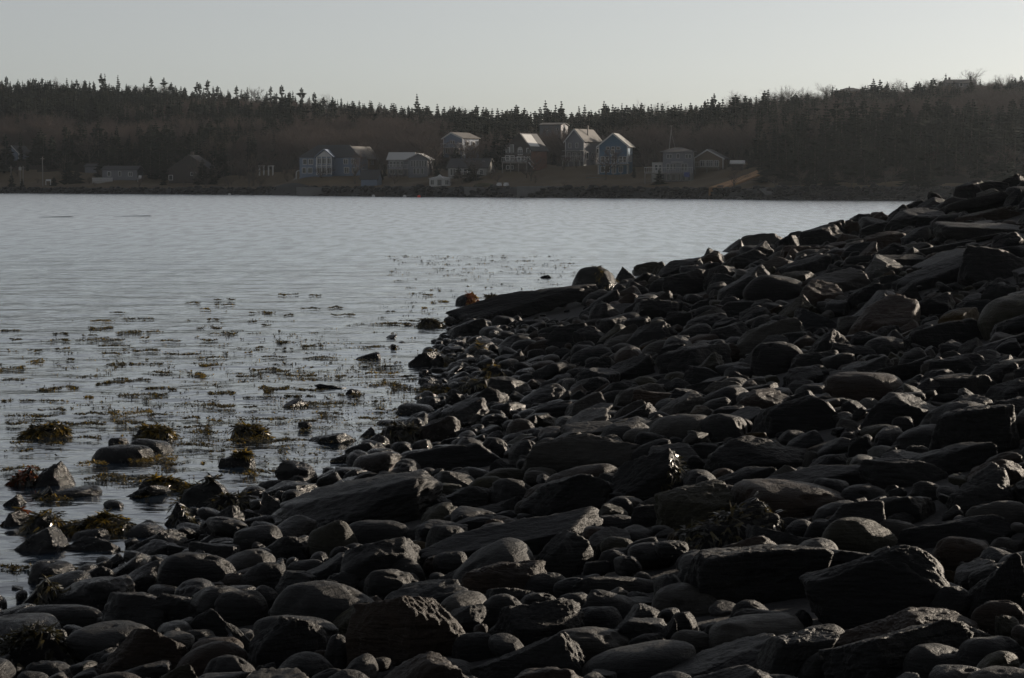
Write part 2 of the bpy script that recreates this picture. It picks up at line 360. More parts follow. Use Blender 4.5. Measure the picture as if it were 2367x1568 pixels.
# Main rocks: place in the photograph (2367 px wide), size there, kind, tint, tilt, and what it is called
L = [
# -- water's edge, near
(85,1253,130,72,'A','d',18,'wet boulder with a sparkling end standing in the shallows'),(94,1215,94,53,'A','k',8),(221,1263,143,44,'A','k',-4),(210,1237,80,32,'R','d',4),
(345,1229,102,38,'R','d',3),(361,1250,134,54,'A','d',12,'wet wedge shaped stone with a chipped upper end'),(371,1270,143,38,'S','g',6),(306,1308,102,56,'A','k',14),
(218,1327,97,46,'A','d',18),(325,1337,139,73,'A','d',20,'wet ridged boulder with a frosty broken end'),(211,1371,170,73,'A','k',6,'smooth black boulder with one long glinting edge'),
(85,1375,140,80,'A','k',22),(130,1427,199,58,'R','d',4,'broad flat wet cobble at the weed bed'),(85,1502,180,105,'A','k',5),(192,1467,58,31,'R','d',10),
(214,1484,61,51,'R','p',35),(340,1502,211,124,'A','b',-4,'lumpy brown boulder with a rough pitted flank'),(321,1416,156,85,'A','d',12),(413,1406,112,72,'A','d',-10),
(440,1291,112,44,'A','k',6),(505,1279,126,51,'A','d',14),(479,1443,95,78,'A','d',8),(559,1404,112,76,'R','d',10),(609,1381,63,54,'R','g',-15),
(461,1474,71,37,'R','g',5),(487,1518,151,71,'R','b',18,'smooth pinkish brown cobble leaning up'),(532,1547,112,62,'R','g',5),(607,1552,54,40,'A','g',-15),(574,1474,61,78,'A','g',40),
(664,1484,168,119,'A','d',-6,'flat topped dark block with a chipped corner'),(785,1504,68,75,'R','d',0),(746,1521,44,40,'R','b',0),(112,1551,101,45,'R','d',-5),(320,1553,143,45,'A','d',12),
(546,1348,65,46,'R','b',8),(614,1333,105,68,'R','d',8),(660,1266,116,60,'A','k',4),(706,1312,83,41,'R','g',12),(773,1247,108,90,'R','o',20,'tall pale rounded stone under the huge dark boulder'),
(869,1235,136,65,'R','d',4,'long dark cobble with a lit dimple'),(969,1234,60,29,'R','g',0),(956,1262,77,27,'R','y',4,'small ochre cobble beside the long slab'),(825,1271,61,29,'R','g',-6),(790,1277,54,31,'R','d',-10),
(815,1160,371,139,'A','k',12,'huge dark boulder by the waterline'),(1184,1238,376,112,'S','s',4,'long layered slate slab lying across the beach'),
(1301,1284,129,109,'A','g',28,'upright craggy stone leaning on the slate slab'),(1365,1275,43,45,'A','g',-20),(1167,1346,187,100,'A','b',-8,'striated brown boulder with a combed top'),
(1033,1343,114,61,'S','d',10),(907,1346,116,63,'R','g',-8),(937,1322,80,63,'R','d',-8),(848,1301,93,37,'R','d',8),(792,1349,70,56,'R','d',0),
(842,1425,170,81,'S','o',22,'olive lichened slab leaning on the big brown boulder'),(950,1451,268,172,'A','b',4,'big domed brown boulder in the foreground'),
(1163,1411,105,77,'R','g',8,'smooth grey stone with a hollow worn in it'),(1176,1377,109,48,'A','g',5),(1247,1392,82,46,'R','d',0),(1248,1440,194,106,'A','d',8),
(1221,1513,241,118,'A','g',10,'squared purplish block lying lowest in front'),(1373,1481,167,63,'R','p',-5,'pale dimpled cobble beside the squared block'),(1332,1393,75,43,'R','g',10),
(1405,1398,122,68,'R','g',-12),(1386,1426,95,46,'R','d',5),(1436,1351,201,46,'R','d',-5,'very long smooth cobble like a loaf'),(1265,1349,97,49,'R','d',10),(1419,1290,71,37,'R','d',10),
(1422,1205,92,32,'R','g',0),(1490,1453,143,53,'A','d',5),(1497,1480,85,32,'R','d',5),(1475,1518,232,74,'R','g',12),(1026,1547,150,48,'R','d',-4),(916,1561,90,26,'A','d',0),(1096,1486,92,48,'R','k',10),
# -- bottom, uphill
(1662,1524,295,100,'S','d',7,'wide dark ledge of slate at the very front'),(1751,1457,207,72,'R','p',2,'large pale smooth cobble with a crack'),(1765,1429,148,41,'R','g',-3),(1598,1475,86,36,'R','p',0),
(1554,1501,79,41,'R','g',-4),(1663,1457,67,36,'R','g',10),(1582,1439,63,50,'R','d',0),(1543,1453,58,58,'A','d',0),(1590,1384,149,67,'R','p',-14,'knobbly pale boulder lit from the side'),
(1830,1518,169,108,'A','g',-38),(1852,1423,47,25,'R','g',-10),(1900,1537,101,64,'R','g',-25),(2030,1357,310,200,'A','k',4,'massive black boulder in deep shade'),
(1751,1330,306,148,'A','k',2,'broad humped black boulder'),(1806,1245,158,58,'A','d',10),(1893,1228,72,56,'R','d',0),(1988,1236,169,82,'R','o',-6,'two humped olive cobble'),
(2078,1220,97,38,'R','p',-4),(2083,1195,63,20,'R','g',0),(2210,1224,238,74,'A','k',8),(2219,1275,119,72,'R','b',-14,'rounded brown cobble on the uphill side'),(2328,1257,78,32,'R','p',-14),
(2269,1259,40,22,'R','g',0),(2300,1352,150,162,'A','k',16,'tall black boulder uphill of the massive one'),(2100,1457,299,104,'A','b',-4,'split brown topped boulder with a lit crest'),(2198,1394,99,76,'R','d',-10),
(2307,1421,108,65,'R','b',-6),(2337,1446,60,43,'A','o',15),(2077,1502,324,140,'A','d',2,'large pyramid shaped boulder at the front'),(2235,1466,144,61,'A','d',-8),
(2292,1506,150,68,'R','g',6),(2173,1525,153,72,'R','g',-18,'humped cobble below the pyramid boulder'),(2308,1538,118,66,'R','o',8),(2100,1549,97,44,'A','d',0),(1908,1476,106,63,'R','d',12),
(1738,1404,94,34,'R','k',0),(2206,1329,58,25,'A','y',0,'small ochre stone wedged among black boulders'),(2233,1308,40,25,'A','w',15),
# -- middle, uphill
(1348,1051,255,99,'A','p',8,'broad pale boulder on the middle beach'),(1510,1097,176,118,'A','k',10,'black wedge boulder with weed on its edge'),(1751,1052,218,86,'A','d',2,'wide roof shaped boulder'),
(1623,1038,77,30,'A','g',-5),(1609,1067,48,31,'R','d',0),(1498,1045,46,22,'R','p',-10),(1673,986,97,60,'R','g',-5,'pair of nested round stones fused as one'),(1596,985,75,36,'A','g',5),
(1760,932,130,62,'A','b',-3),(1839,959,174,97,'A','k',4,'black gable shaped boulder'),(2078,949,167,82,'A','d',-6,'rough sided boulder above the cobbles'),(1994,898,176,77,'R','b',0,'long arched brown boulder'),
(2065,858,140,52,'S','g',8),(2240,890,185,50,'S','g',-10,'sunlit flat slab on the slope'),(2262,992,210,128,'A','d',10,'large dark boulder half up the slope'),(1958,980,55,25,'R','p',-8),(1955,936,44,29,'R','g',0),
(2012,931,53,22,'R','w',0),(2086,981,51,36,'R','g',0),(1965,1016,47,36,'R','g',0),(1994,1036,66,58,'A','k',10),(2121,1042,60,27,'R','g',-8),(2200,1052,180,74,'A','d',12),
(2092,1091,190,58,'A','g',-12,'stone with one bright slanting facet'),(1913,1099,250,50,'S','d',3),(1878,1055,40,26,'R','p',0),(1917,1067,84,38,'A','d',4),(1611,1174,172,116,'A','o',18,'blunt olive boulder beside the big brown ovoid'),
(1830,1152,238,82,'R','b',-3,'big brown ovoid boulder'),(1720,1104,136,53,'A','d',10),(2003,1136,106,34,'R','d',-8),(1920,1131,88,51,'R','k',0),(2142,1130,75,36,'R','g',-8),
(2270,1133,154,116,'A','g',4,'blocky boulder with slanting stripes'),(2304,1186,126,57,'R','p',8),(2075,1175,172,66,'A','k',14),(1686,1216,211,119,'A','k',6),(1506,1188,97,44,'A','d',0),(2330,1062,74,31,'R','g',0),
# -- middle, centre
(879,1070,112,54,'R','b',6,'tan rounded boulder at the water edge'),(935,1059,29,22,'A','p',0),(1056,1055,241,66,'A','k',5,'long low black boulder'),(1144,1035,65,47,'R','g',-12),(977,1029,43,27,'R','w',8,'glossy whitish cobble among black stones'),
(931,1036,56,31,'R','d',0),(929,1006,88,47,'A','k',14),(1022,990,86,58,'A','b',5),(1049,1109,97,43,'R','g',-10),(1099,1092,76,25,'R','g',-6),(1083,1145,105,49,'A','g',-4),
(1164,1076,61,29,'A','d',-5),(1185,1157,54,27,'A','g',0),(1180,1130,94,50,'R','g',0),(1306,1144,187,110,'A','k',8,'dark boulder with one lit ridge'),(1027,1163,61,29,'A','d',-8),(1124,1171,176,30,'S','d',3),
(793,1061,54,20,'A','k',4),(852,1000,48,27,'A','g',0,'small glittering rock out in the shallows'),(584,1002,85,32,'A','k',0,'weed capped rock farthest from the stones'),(624,1123,97,29,'R','d',8),(605,1138,50,20,'R','g',10),
(698,1128,58,36,'A','g',0),(645,1165,97,54,'A','d',6),
# -- rocks in the water, left
(97,999,97,30,'A','k',0,'weed covered rock near the open water'),(359,1002,85,30,'A','k',0),(275,1020,42,17,'R','k',0),(347,1032,91,36,'R','d',-4,'smooth wet hump behind its twin'),(285,1050,125,42,'R','d',-2,'smooth wet hump in front of its twin'),
(548,1066,76,36,'A','k',-8),(128,1099,94,70,'A','d',16,'tall glossy boulder standing in the water'),(42,1105,85,50,'A','k',0),(97,1141,75,38,'A','k',0),(30,1158,62,33,'A','g',0,'low sparkling rock awash'),
(385,1125,130,34,'A','k',0),(474,1142,120,74,'A','k',4,'weed draped boulder where beach meets water'),(405,1190,107,66,'A','d',24,'steep wet black stone below the weed draped boulder'),(230,1218,157,50,'A','k',0),(40,1202,80,45,'A','k',0),
(80,1324,30,21,'R','k',0),(535,1164,90,42,'A','k',12),(518,1203,35,15,'R','g',0),(600,1205,82,30,'R','d',14),(580,1227,55,18,'R','g',10),
# -- far water's edge
(1000,751,56,25,'A','k',0,'weedy rock standing off the point'),(1083,759,86,49,'A','d',14,'boulder with a glittering broken face'),(1208,702,310,82,'S','k',14,'great tilted slab forming the point'),
(1080,695,48,30,'R','s',22,'smooth slate boulder with rust coloured weed'),(1092,681,12,10,'R','k',0),(1000,831,98,43,'A','d',16,'wet boulder farthest out from the cobbles'),(1016,803,32,13,'R','d',10),(1136,870,66,48,'A','k',12),
(1107,895,86,39,'A','d',16),(1003,901,66,27,'A','k',0),(1062,928,58,42,'A','k',4,'small black pyramid at the water edge'),(960,947,82,30,'R','d',0,'smooth black dome of rock in the shallows'),(1107,791,61,22,'A','d',22),(1186,901,40,24,'R','g',10),
(1144,692,30,14,'A','k',0),(1260,640,26,9,'A','k',0),
# -- bank
(1375,651,94,69,'R','k',4,'hulking black boulder on the skyline of the point'),(1448,635,58,39,'A','k',0),(1509,622,84,36,'A','o',-4,'olive boulder on the skyline'),(1592,654,110,66,'A','k',0),(1673,649,53,34,'A','s',10),
(1725,655,118,86,'A','d',20,'steep leaning boulder on the bank'),(1795,668,137,67,'R','d',-8),(1522,715,106,48,'A','d',6),(1573,740,67,40,'A','k',4),(1622,706,50,31,'A','d',0),(1702,713,101,37,'A','d',0),
(1689,768,80,50,'A','g',8),(1796,829,110,79,'R','k',0,'smooth black dome boulder below the bank'),(1804,743,50,29,'R','g',-6),(1450,849,134,67,'A','k',0),(1389,846,65,48,'A','d',0),(1666,820,86,53,'A','b',10),
(1626,870,84,48,'A','d',6),(1364,750,67,30,'A','g',4),(1700,570,60,36,'A','k',0),(1755,556,120,34,'A','k',0,'long low black boulder on the skyline'),(1655,592,76,40,'A','d',0),
(1826,564,60,44,'A','s',0),(1897,543,92,52,'A','d',6,'peaked boulder on the skyline'),(1934,521,41,26,'A','k',0),(1973,525,41,29,'A','b',0),(2001,510,29,19,'A','d',0),(2032,528,91,38,'A','d',4),
(2110,505,134,50,'A','k',8),(2114,475,55,25,'A','k',0),(2164,457,38,28,'A','k',0),(2246,471,156,56,'S','d',10,'squared quarried block on the skyline'),(2243,434,76,38,'A','d',4,'topmost craggy boulder but one on the bank'),
(2303,432,86,30,'A','d',-10),(2338,418,66,34,'A','d',4,'highest boulder on the bank'),(2345,458,50,46,'A','s',10),(2299,497,150,34,'S','b',2),(2268,533,190,40,'S','g',3,'long flat slab with a lit top'),
(2168,572,142,34,'S','g',6),(2228,552,160,26,'S','d',10),(2050,558,98,46,'A','b',0),(1857,614,120,54,'S','g',2,'ledge shaped slab below the skyline'),(1951,648,146,58,'A','p',-8,'craggy pale boulder catching the sun'),
(2056,634,40,17,'A','y',0,'yellow green lichened stone'),(2091,604,103,31,'S','d',8),(2024,593,53,22,'A','b',0),(2170,624,190,84,'S','d',12,'big dark tilted slab on the slope'),(2076,687,110,70,'A','k',6),
(2300,612,150,92,'A','k',6,'heavy black boulder high on the slope'),(2323,682,96,56,'A','d',0),(1893,740,124,56,'A','s',2,'blue grey ridge backed boulder'),(1964,698,58,27,'A','g',0),(1900,786,86,26,'A','g',-6),
(2012,788,92,44,'A','k',0),(2052,799,104,42,'R','g',6),(2205,767,210,64,'A','d',4,'broad shadowed boulder mid slope'),(2080,746,62,27,'A','d',0),(2279,715,96,46,'A','s',-4),(2214,843,120,54,'A','d',4),
]
rocks = []          # dict per rock: x, y, z, r (footprint), px, py, w, h, kind, tint, short
def fit(P, W, Hh, Dp, tilt, yaw, pitch):
    """local scale so that the turned rock is W wide, Dp deep and Hh high"""
    R = np.array(Matrix.Rotation(yaw, 3, 'Z') @ Matrix.Rotation(-tilt, 3, 'Y') @ Matrix.Rotation(pitch, 3, 'X'))
    s = np.array([W, Dp, Hh], float)
    for _ in range(6):
        Q = (P*s)@R.T; e = Q.max(0)-Q.min(0)
        s = s*np.clip(np.array([W/e[0], Dp/e[1], Hh/e[2]])**.8, .5, 2)
        s[2] = max(s[2], .38*Hh); s[0] = max(s[0], .4*W)
    Q = (P*s)@R.T
    return s, (Q.max(0)+Q.min(0))/2, R
order = sorted(range(len(L)), key=lambda i: -L[i][2]*L[i][3])
big = set(order[:26])
for i, e in enumerate(L):
    px, py, w, h, kd, tn, tilt = e[:7]
    r = random.Random(1000+i)
    x0, y0 = hit(px, py+0.36*h)
    W = w/F*y0*1.04
    asp = {'A': r.uniform(.65, .9), 'S': r.uniform(.5, .75), 'R': r.uniform(.7, .95)}[kd]
    Dp = max(W*asp, h/F*y0*.9)
    if w/h > 3.2: Dp = W*.5
    Y = y0 + 0.34*Dp
    zt = at(px, py-h/2, Y)[2]; zb = min(at(px, py+h/2, y0)[2], float(surf(x0, y0))-.05) - .04
    Hh = max(zt-zb, .35*h/F*y0); ext = (.8 if surf(x0, y0) <= 0.02 else .35)*Hh; zb -= ext; Hh += ext; W *= 1.12
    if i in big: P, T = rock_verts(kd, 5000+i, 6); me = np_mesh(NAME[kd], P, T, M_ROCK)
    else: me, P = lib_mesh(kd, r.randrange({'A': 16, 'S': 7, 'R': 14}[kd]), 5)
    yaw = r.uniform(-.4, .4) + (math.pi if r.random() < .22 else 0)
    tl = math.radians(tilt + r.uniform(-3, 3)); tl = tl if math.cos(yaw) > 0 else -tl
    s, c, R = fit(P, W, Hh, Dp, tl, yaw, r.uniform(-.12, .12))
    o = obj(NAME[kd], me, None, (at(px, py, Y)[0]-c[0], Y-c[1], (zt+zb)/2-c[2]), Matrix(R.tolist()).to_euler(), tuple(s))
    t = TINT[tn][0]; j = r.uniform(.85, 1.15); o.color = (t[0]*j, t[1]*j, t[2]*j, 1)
    rocks.append(dict(o=o, x=px and at(px, py, Y)[0], y=Y, z=zt, rx=W/2, ry=Dp/2, px=px, py=py, w=w, h=h, kd=kd, tn=tn, hand=True, short=e[7] if len(e) > 7 else None, P=P))

# ---- filler rocks: packed between the main ones, largest first
cell = {}
def put(x, y, r_):
    k = (int(x//1.5), int(y//1.5)); cell.setdefault(k, []).append((x, y, r_))
def free(x, y, r_, f):
    k0, k1 = int(x//1.5), int(y//1.5); n = 1 + int(r_//1.5)
    for i in range(k0-n, k0+n+1):
        for j in range(k1-n, k1+n+1):
            for (a, b, c) in cell.get((i, j), ()):
                if (a-x)**2+(b-y)**2 < (f*(c+r_))**2: return False
    return True
HL = [(q['x'], q['y'], q['rx'], q['ry'], q['px'], q['py'], q['w'], q['h']) for q in rocks]
HLn = np.array(HL)
fill = []
def try_fill(n, lo, hi, ylo, yhi, f, ang, smin=-.2, smax=99, gate=1.0):
    r = rng
    for _ in range(n):
        y = ylo + (yhi-ylo)*math.sqrt(r.random()) if yhi < 40 else r.uniform(ylo, yhi)
        w0, x1 = float(xw(y)), y*.40+4
        x = r.uniform(max(w0+smin, -y*.33-1), x1)
        s = x-w0
        if s < smin or s > smax: continue
        d = lo*(hi/lo)**(r.random()**1.5)
        rad = d/2
        if not free(x, y, rad, f): continue
        dd = ((HLn[:,0]-x)/(HLn[:,2]+rad*.45))**2+((HLn[:,1]-y)/(HLn[:,3]+rad*.45))**2
        if (dd < 1).any(): continue
        z0 = float(Zt(x, y)); hh = d*r.uniform(.38, .7)
        if smax < 0: z0 = -.30*hh; hh *= .8
        up = .06*d + (r.random()**2)*.08
        px, py, dist = proj(x, y, z0+up)
        pw, ph = d/dist*F, hh/dist*F
        # do not hide a main rock that stands behind
        ox = np.minimum(px+pw/2, HLn[:,4]+HLn[:,6]*.46)-np.maximum(px-pw/2, HLn[:,4]-HLn[:,6]*.46)
        oy = np.minimum(py+ph/2, HLn[:,5]+HLn[:,7]*.44)-np.maximum(py-ph/2, HLn[:,5]-HLn[:,7]*.5)
        cov = np.where((ox > 0) & (oy > 0) & (HLn[:,1]+.25*HLn[:,3] > y), ox*oy, 0)/(pw*ph+1e-6)
        if (cov > .22).any() and ph > 7: continue
        put(x, y, rad)
        fill.append(dict(x=x, y=y, z=z0+up, d=d, h=hh, px=px, py=py, w=pw, ph=ph, s=s, ang=ang(s, y, d)))
pa = lambda s, y, d: rng.random() < (0.97 if (s > 5 and y > 19) else 0.7 if y > 24 else 0.42)
try_fill(900, .6, 1.15, 24, 64, .80, pa, smin=2.5)
try_fill(3500, .33, .75, 12, 66, .76, pa, smin=.6)
try_fill(8000, .25, .5, 5, 62, .74, pa, smin=-.15)
try_fill(12000, .15, .32, 5, 50, .74, pa, smin=-.15)
try_fill(3500, .10, .17, 6, 22, .8, pa, smin=-.05)
try_fill(260, .22, .75, 17, 52, 1.15, lambda s, y, d: rng.random() < .6, smin=-2.0, smax=-.05)
vis = lambda q: -60 < q['px'] < 2430 and q['py'] < 1640
def tint_for(r, s, y, z):
    if z < .1 or s < 1.6: return r.choice('kddg')
    return r.choice('kkddddgggppbbsso' if r.random() < .97 else 'wyp')
for q in fill: q['tn'] = tint_for(rng, q['s'], q['y'], q['z']); q['kd'] = ('S' if rng.random() < .2 else 'A') if q['ang'] else 'R'
fill.sort(key=lambda q: -(q['w']*q['ph'] if vis(q) else 0))
room = {k: 285-sum(1 for q in rocks if q['kd'] == k) for k in 'ARS'}; room['S'] = min(room['S'], 60)
rest = []
for i, q in enumerate(fill):
    r = random.Random(50000+i); kd = q['kd']
    yaw, tl, pt = (r.uniform(-.7, .7) + (math.pi if r.random() < .3 else 0), r.uniform(-.1, .55), r.uniform(-.3, .3)) if q['ang'] else (r.uniform(0, 6.28), r.uniform(-.15, .4), r.uniform(-.25, .25))
    if room[kd] > 0 and vis(q) and q['w'] > 12:
        room[kd] -= 1
        me, P = lib_mesh(kd, r.randrange(10 if kd != 'S' else 7), 5 if q['w'] > 36 else 4)
        sx, sy, sz = q['d'], q['d']*r.uniform(.55, .9), q['h']*(.6 if kd == 'S' else 1)
        o = obj(NAME[kd], me, None, (q['x'], q['y'], q['z']), (pt, -tl if math.cos(yaw) > 0 else tl, yaw), (sx, sy, sz))
        t = TINT[q['tn']][0]; j = r.uniform(.8, 1.25); o.color = (t[0]*j, t[1]*j, t[2]*j, 1)
        rocks.append(dict(o=o, x=q['x'], y=q['y'], z=q['z'], px=q['px'], py=q['py'], w=q['w'], h=q['ph'], kd=kd, tn=q['tn'], hand=False, short=None))
    else: rest.append((q, r, yaw, tl, pt))
VV, TT, CC = [], [], []; nb = 0
raw = {}
for q, r, yaw, tl, pt in rest:
    lv = 3 if q['w'] > 21 and -80 < q['px'] < 2450 else 2
    k = (q['kd'], r.randrange(8), lv)
    if k not in raw: raw[k] = rock_verts(k[0], 900+k[1]*13+ord(k[0]), lv)
    P, T = raw[k]
    R = np.array(Matrix.Rotation(yaw, 3, 'Z') @ Matrix.Rotation(-tl, 3, 'Y') @ Matrix.Rotation(pt, 3, 'X'))
    Q = (P*np.array([q['d'], q['d']*r.uniform(.55, .9), q['h']*(.6 if q['kd'] == 'S' else 1)]))@R.T + np.array([q['x'], q['y'], q['z']])
    VV.append(Q); TT.append(T+nb); nb += len(Q)
    t = np.array(TINT[q['tn']][0] + (1,)); t[:3] *= r.uniform(.8, 1.25); CC.append(np.tile(t, (len(Q), 1)))
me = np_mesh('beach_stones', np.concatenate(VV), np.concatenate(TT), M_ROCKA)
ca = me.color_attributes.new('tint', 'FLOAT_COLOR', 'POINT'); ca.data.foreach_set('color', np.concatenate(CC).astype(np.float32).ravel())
tag(obj('beach_stones', me), 'countless small dark stones filling the gaps of the beach', kind='stuff')

# ---- labels: each rock by its own look and by the named rock it lies next to
anchors = [q for q in rocks if q['short']]
used = set()
def words(s): return len(s.split())
for q in anchors: q['label'] = q['short']; used.add(q['short'])
weeds_on = {}
SH = {'A': ('angular', 'boulder'), 'S': ('flat', 'slab'), 'R': ('rounded', 'cobble')}
def short_of(a):
    s = a['short'].split()
    cut = len(s)
    for wd in ('with', 'standing', 'lying', 'leaning', 'in', 'on', 'at', 'by', 'under', 'wedged', 'forming', 'beside', 'where', 'below', 'uphill', 'like', 'lit', 'catching', 'above', 'near', 'out', 'farthest', 'half', 'behind', 'awash', 'among'):
        if wd in s[2:]: cut = min(cut, s.index(wd, 2))
    return ' '.join(s[:cut])
cnt = {}
for a in anchors: a['sn'] = short_of(a); cnt[a['sn']] = cnt.get(a['sn'], 0)+1
anchors = [a for a in anchors if cnt[a['sn']] == 1 and words(a['sn']) <= 6]
for q in rocks:
    if 'label' in q: continue
    cands = sorted(anchors, key=lambda a: math.hypot((a['px']-q['px']), (a['py']-q['py'])*1.8))[:14]
    area = q['w']*q['h']; size = 'large' if area > 7000 else 'mid-sized' if area > 2200 else 'small' if area > 700 else 'tiny'
    asp = q['w']/max(q['h'], 1)
    form = SH[q['kd']][0] if asp < 2.4 else 'long' if q['kd'] != 'S' else 'thin'
    done = False
    for step in range(3):
        for a in cands:
            dx, dy = q['px']-a['px'], q['py']-a['py']
            nx = abs(dx)/(a['w']+q['w'])*2; ny = abs(dy)/(a['h']+q['h'])*2
            if nx > ny: rel = 'on the uphill side of' if dx > 0 else 'on the seaward side of'
            else: rel = 'in front of' if dy > 0 else 'behind'
            near = max(nx, ny)
            pre = ('touching close ' if near < .9 else '' if near < 1.6 else 'a step away ' if near < 2.6 else 'well away ')
            if pre == 'touching close ': pre = 'close '
            base = TINT[q['tn']][1] + ' ' + SH[q['kd']][1]
            lab = [f'{size} {form} {base} {pre}{rel} the {a["sn"]}',
                   f'{size} {form} {base} {"slightly higher" if dy < 0 else "slightly lower"} {rel} the {a["sn"]}',
                   f'{"wider" if asp > 1.7 else "stubbier"} {size} {form} {base} {pre}{rel} the {a["sn"]}'][step]
            if lab not in used and 4 <= words(lab) <= 16:
                q['label'] = lab; used.add(lab); done = True; break
        if done: break
    if not done: q['label'] = f'{size} {form} {base} among the packed stones of the beach'
dupes = {}
for q in rocks: dupes.setdefault(q['label'], []).append(q)
for q in rocks:
    tag(q['o'], q['label'], CAT[q['kd']], {'A': 'boulders of the beach and bank', 'S': 'slabs of the beach and bank', 'R': 'cobbles of the beach'}[q['kd']])

# =================================================================== rockweed
def weed_mat():
    m, nt, b = new_mat('rockweed'); N = nt.nodes; L_ = nt.links
    a = N.new('ShaderNodeAttribute'); a.attribute_name = 'tint'; L_.new(a.outputs['Color'], b.inputs['Base Color'])
    b.inputs['Roughness'].default_value = 0.28; b.inputs['Specular IOR Level'].default_value = 0.5
    tr = N.new('ShaderNodeBsdfTranslucent'); L_.new(a.outputs['Color'], tr.inputs['Color'])
    mx = N.new('ShaderNodeMixShader'); mx.inputs[0].default_value = 0.35
    L_.new(b.outputs[0], mx.inputs[1]); L_.new(tr.outputs[0], mx.inputs[2]); L_.new(mx.outputs[0], N['Material Output'].inputs['Surface']); return m
M_WEED = weed_mat()
WC = {'d': (.014,.013,.006), 'o': (.055,.042,.009), 'y': (.20,.13,.015), 'r': (.11,.028,.006)}
def weed_mesh(name, items):
    """items: (root point, direction, side, length, width, colour): each a forked blade of two steps"""
    V, Fc, C = [], [], []
    for p, d, sd, l, w, c in items:
        o = len(V); q = p+d*l*.55; up = Vector((0, 0, l*.12))
        V += [p-sd*w*.25, p+sd*w*.25, q-sd*w*.5+up, q+sd*w*.5+up, p+d*l-sd*w*.75, p+d*l+sd*w*.75+up, q+up*.5]
        Fc += [(o,o+1,o+3,o+2), (o+2,o+6,o+4), (o+6,o+3,o+5)]
        C += [c]*7
    me = mesh_from(name, V, Fc, M_WEED)
    ca = me.color_attributes.new('tint', 'FLOAT_COLOR', 'POINT')
    ca.data.foreach_set('color', np.array([tuple(c)+(1,) for c in C], np.float32).ravel()); return me
def wcol(r, mix):
    c = WC[r.choice(mix)]; j = r.uniform(.6, 1.3); return (c[0]*j, c[1]*j, c[2]*j)
def raft_items(r, x, y, W, Dp, n, mix, big=1.0):
    it = []; ph = r.uniform(0, 9); k = max(2, int(n/26)); cl = [(r.uniform(-.5, .5), r.gauss(0, .16), r.uniform(.04, .14)) for _ in range(k)]
    for i in range(n):
        c = r.choice(cl); u = c[0]+r.gauss(0, c[2])
        if abs(u) > .56: continue
        v = c[1]*(1-abs(u))+.13*math.sin(u*7+ph)+r.gauss(0, .05)
        p = Vector((x+u*W, y+v*Dp, .004+r.uniform(-.004, .012)))
        a = r.uniform(0, 6.28); e = .05+.85*r.random()**2
        d = Vector((math.cos(a)*math.cos(e), math.sin(a)*math.cos(e), math.sin(e)))
        s = Vector((math.cos(a+1.57), math.sin(a+1.57), r.uniform(-.3, .3))).normalized()
        it.append((p, d, s, r.uniform(.022, .05)*big, r.uniform(.012, .026)*big, wcol(r, mix)))
    return it
RA = [(40,335,100,10),(45,380,90,12),(495,288,95,16,'y'),(655,278,150,8),(300,350,90,8),(290,382,90,15),(165,433,70,14,'o'),(295,425,60,12),(480,380,210,22),(430,360,70,8),(470,325,110,25),(620,345,110,25,'o'),(730,342,60,10,'y'),(690,372,30,18,'y'),(540,410,150,12),
(550,448,130,12),(695,432,130,25,'o'),(860,452,170,15),(1020,467,120,12),(800,385,120,12),(1000,382,80,18),(1070,350,120,18),(1000,322,120,12),(1020,282,60,10,'o'),(1210,293,50,8),(1285,308,60,8),(1390,260,38,14,'o'),(1260,248,120,14,'o'),(1075,210,90,10,'o'),(1080,185,90,10),
(935,200,60,14,'o'),(980,231,60,8,'y'),(570,247,80,6),(1380,160,95,10),(1515,163,60,10),(1500,228,100,10),(1650,258,110,14),(1620,222,70,14),(1880,303,180,16),(1950,288,110,10),(1880,243,40,10),(2065,162,60,10),(2110,195,90,10,'y'),(2045,226,30,10,'y'),
(560,500,90,35,'o'),(700,497,150,12),(995,505,120,25,'y'),(765,540,110,15,'o'),(930,543,60,8),(980,552,90,25,'y'),(1195,440,30,16,'y'),(1250,418,40,18),(1380,425,45,10),(1510,408,90,25),(1320,463,110,12),(1540,468,150,18),(1370,392,100,15),(1830,414,160,12),(1745,480,40,8),
(60,520,110,35),(55,575,100,12),(170,488,80,22,'y'),(330,475,50,15),(280,618,170,35,'o'),(490,595,60,25),(650,578,120,20),(540,590,100,25),(570,570,70,8),(745,620,180,14),(680,650,220,25),(400,660,80,14,'y'),(20,677,50,15),(190,678,220,14),(240,722,130,16,'o'),(140,752,220,30),
(440,742,180,18),(620,740,200,55,'y'),(760,745,70,15),(900,762,100,20,'o'),(1060,640,120,35,'o'),(1010,700,220,35,'o'),(1190,710,70,8),(1240,662,150,8),(1310,620,130,50),(1170,560,110,14),(1300,530,170,30,'o'),(1450,555,140,25),(1500,625,140,20,'o'),(1440,655,140,14),(1690,650,130,16),
(1550,690,240,30,'o'),(1560,740,120,20),(1640,560,60,20),(1505,517,25,8),(1810,510,180,14),(1840,543,150,14,'y'),(1960,560,110,16),(1860,600,180,25,'o'),(1950,620,150,25),(1830,683,60,14),(1850,720,110,14),(1820,765,180,20,'o'),(1250,770,200,15),(1340,765,60,14,'o'),(1500,778,120,15),
(620,790,130,15),(340,790,230,20),(60,790,100,30)]
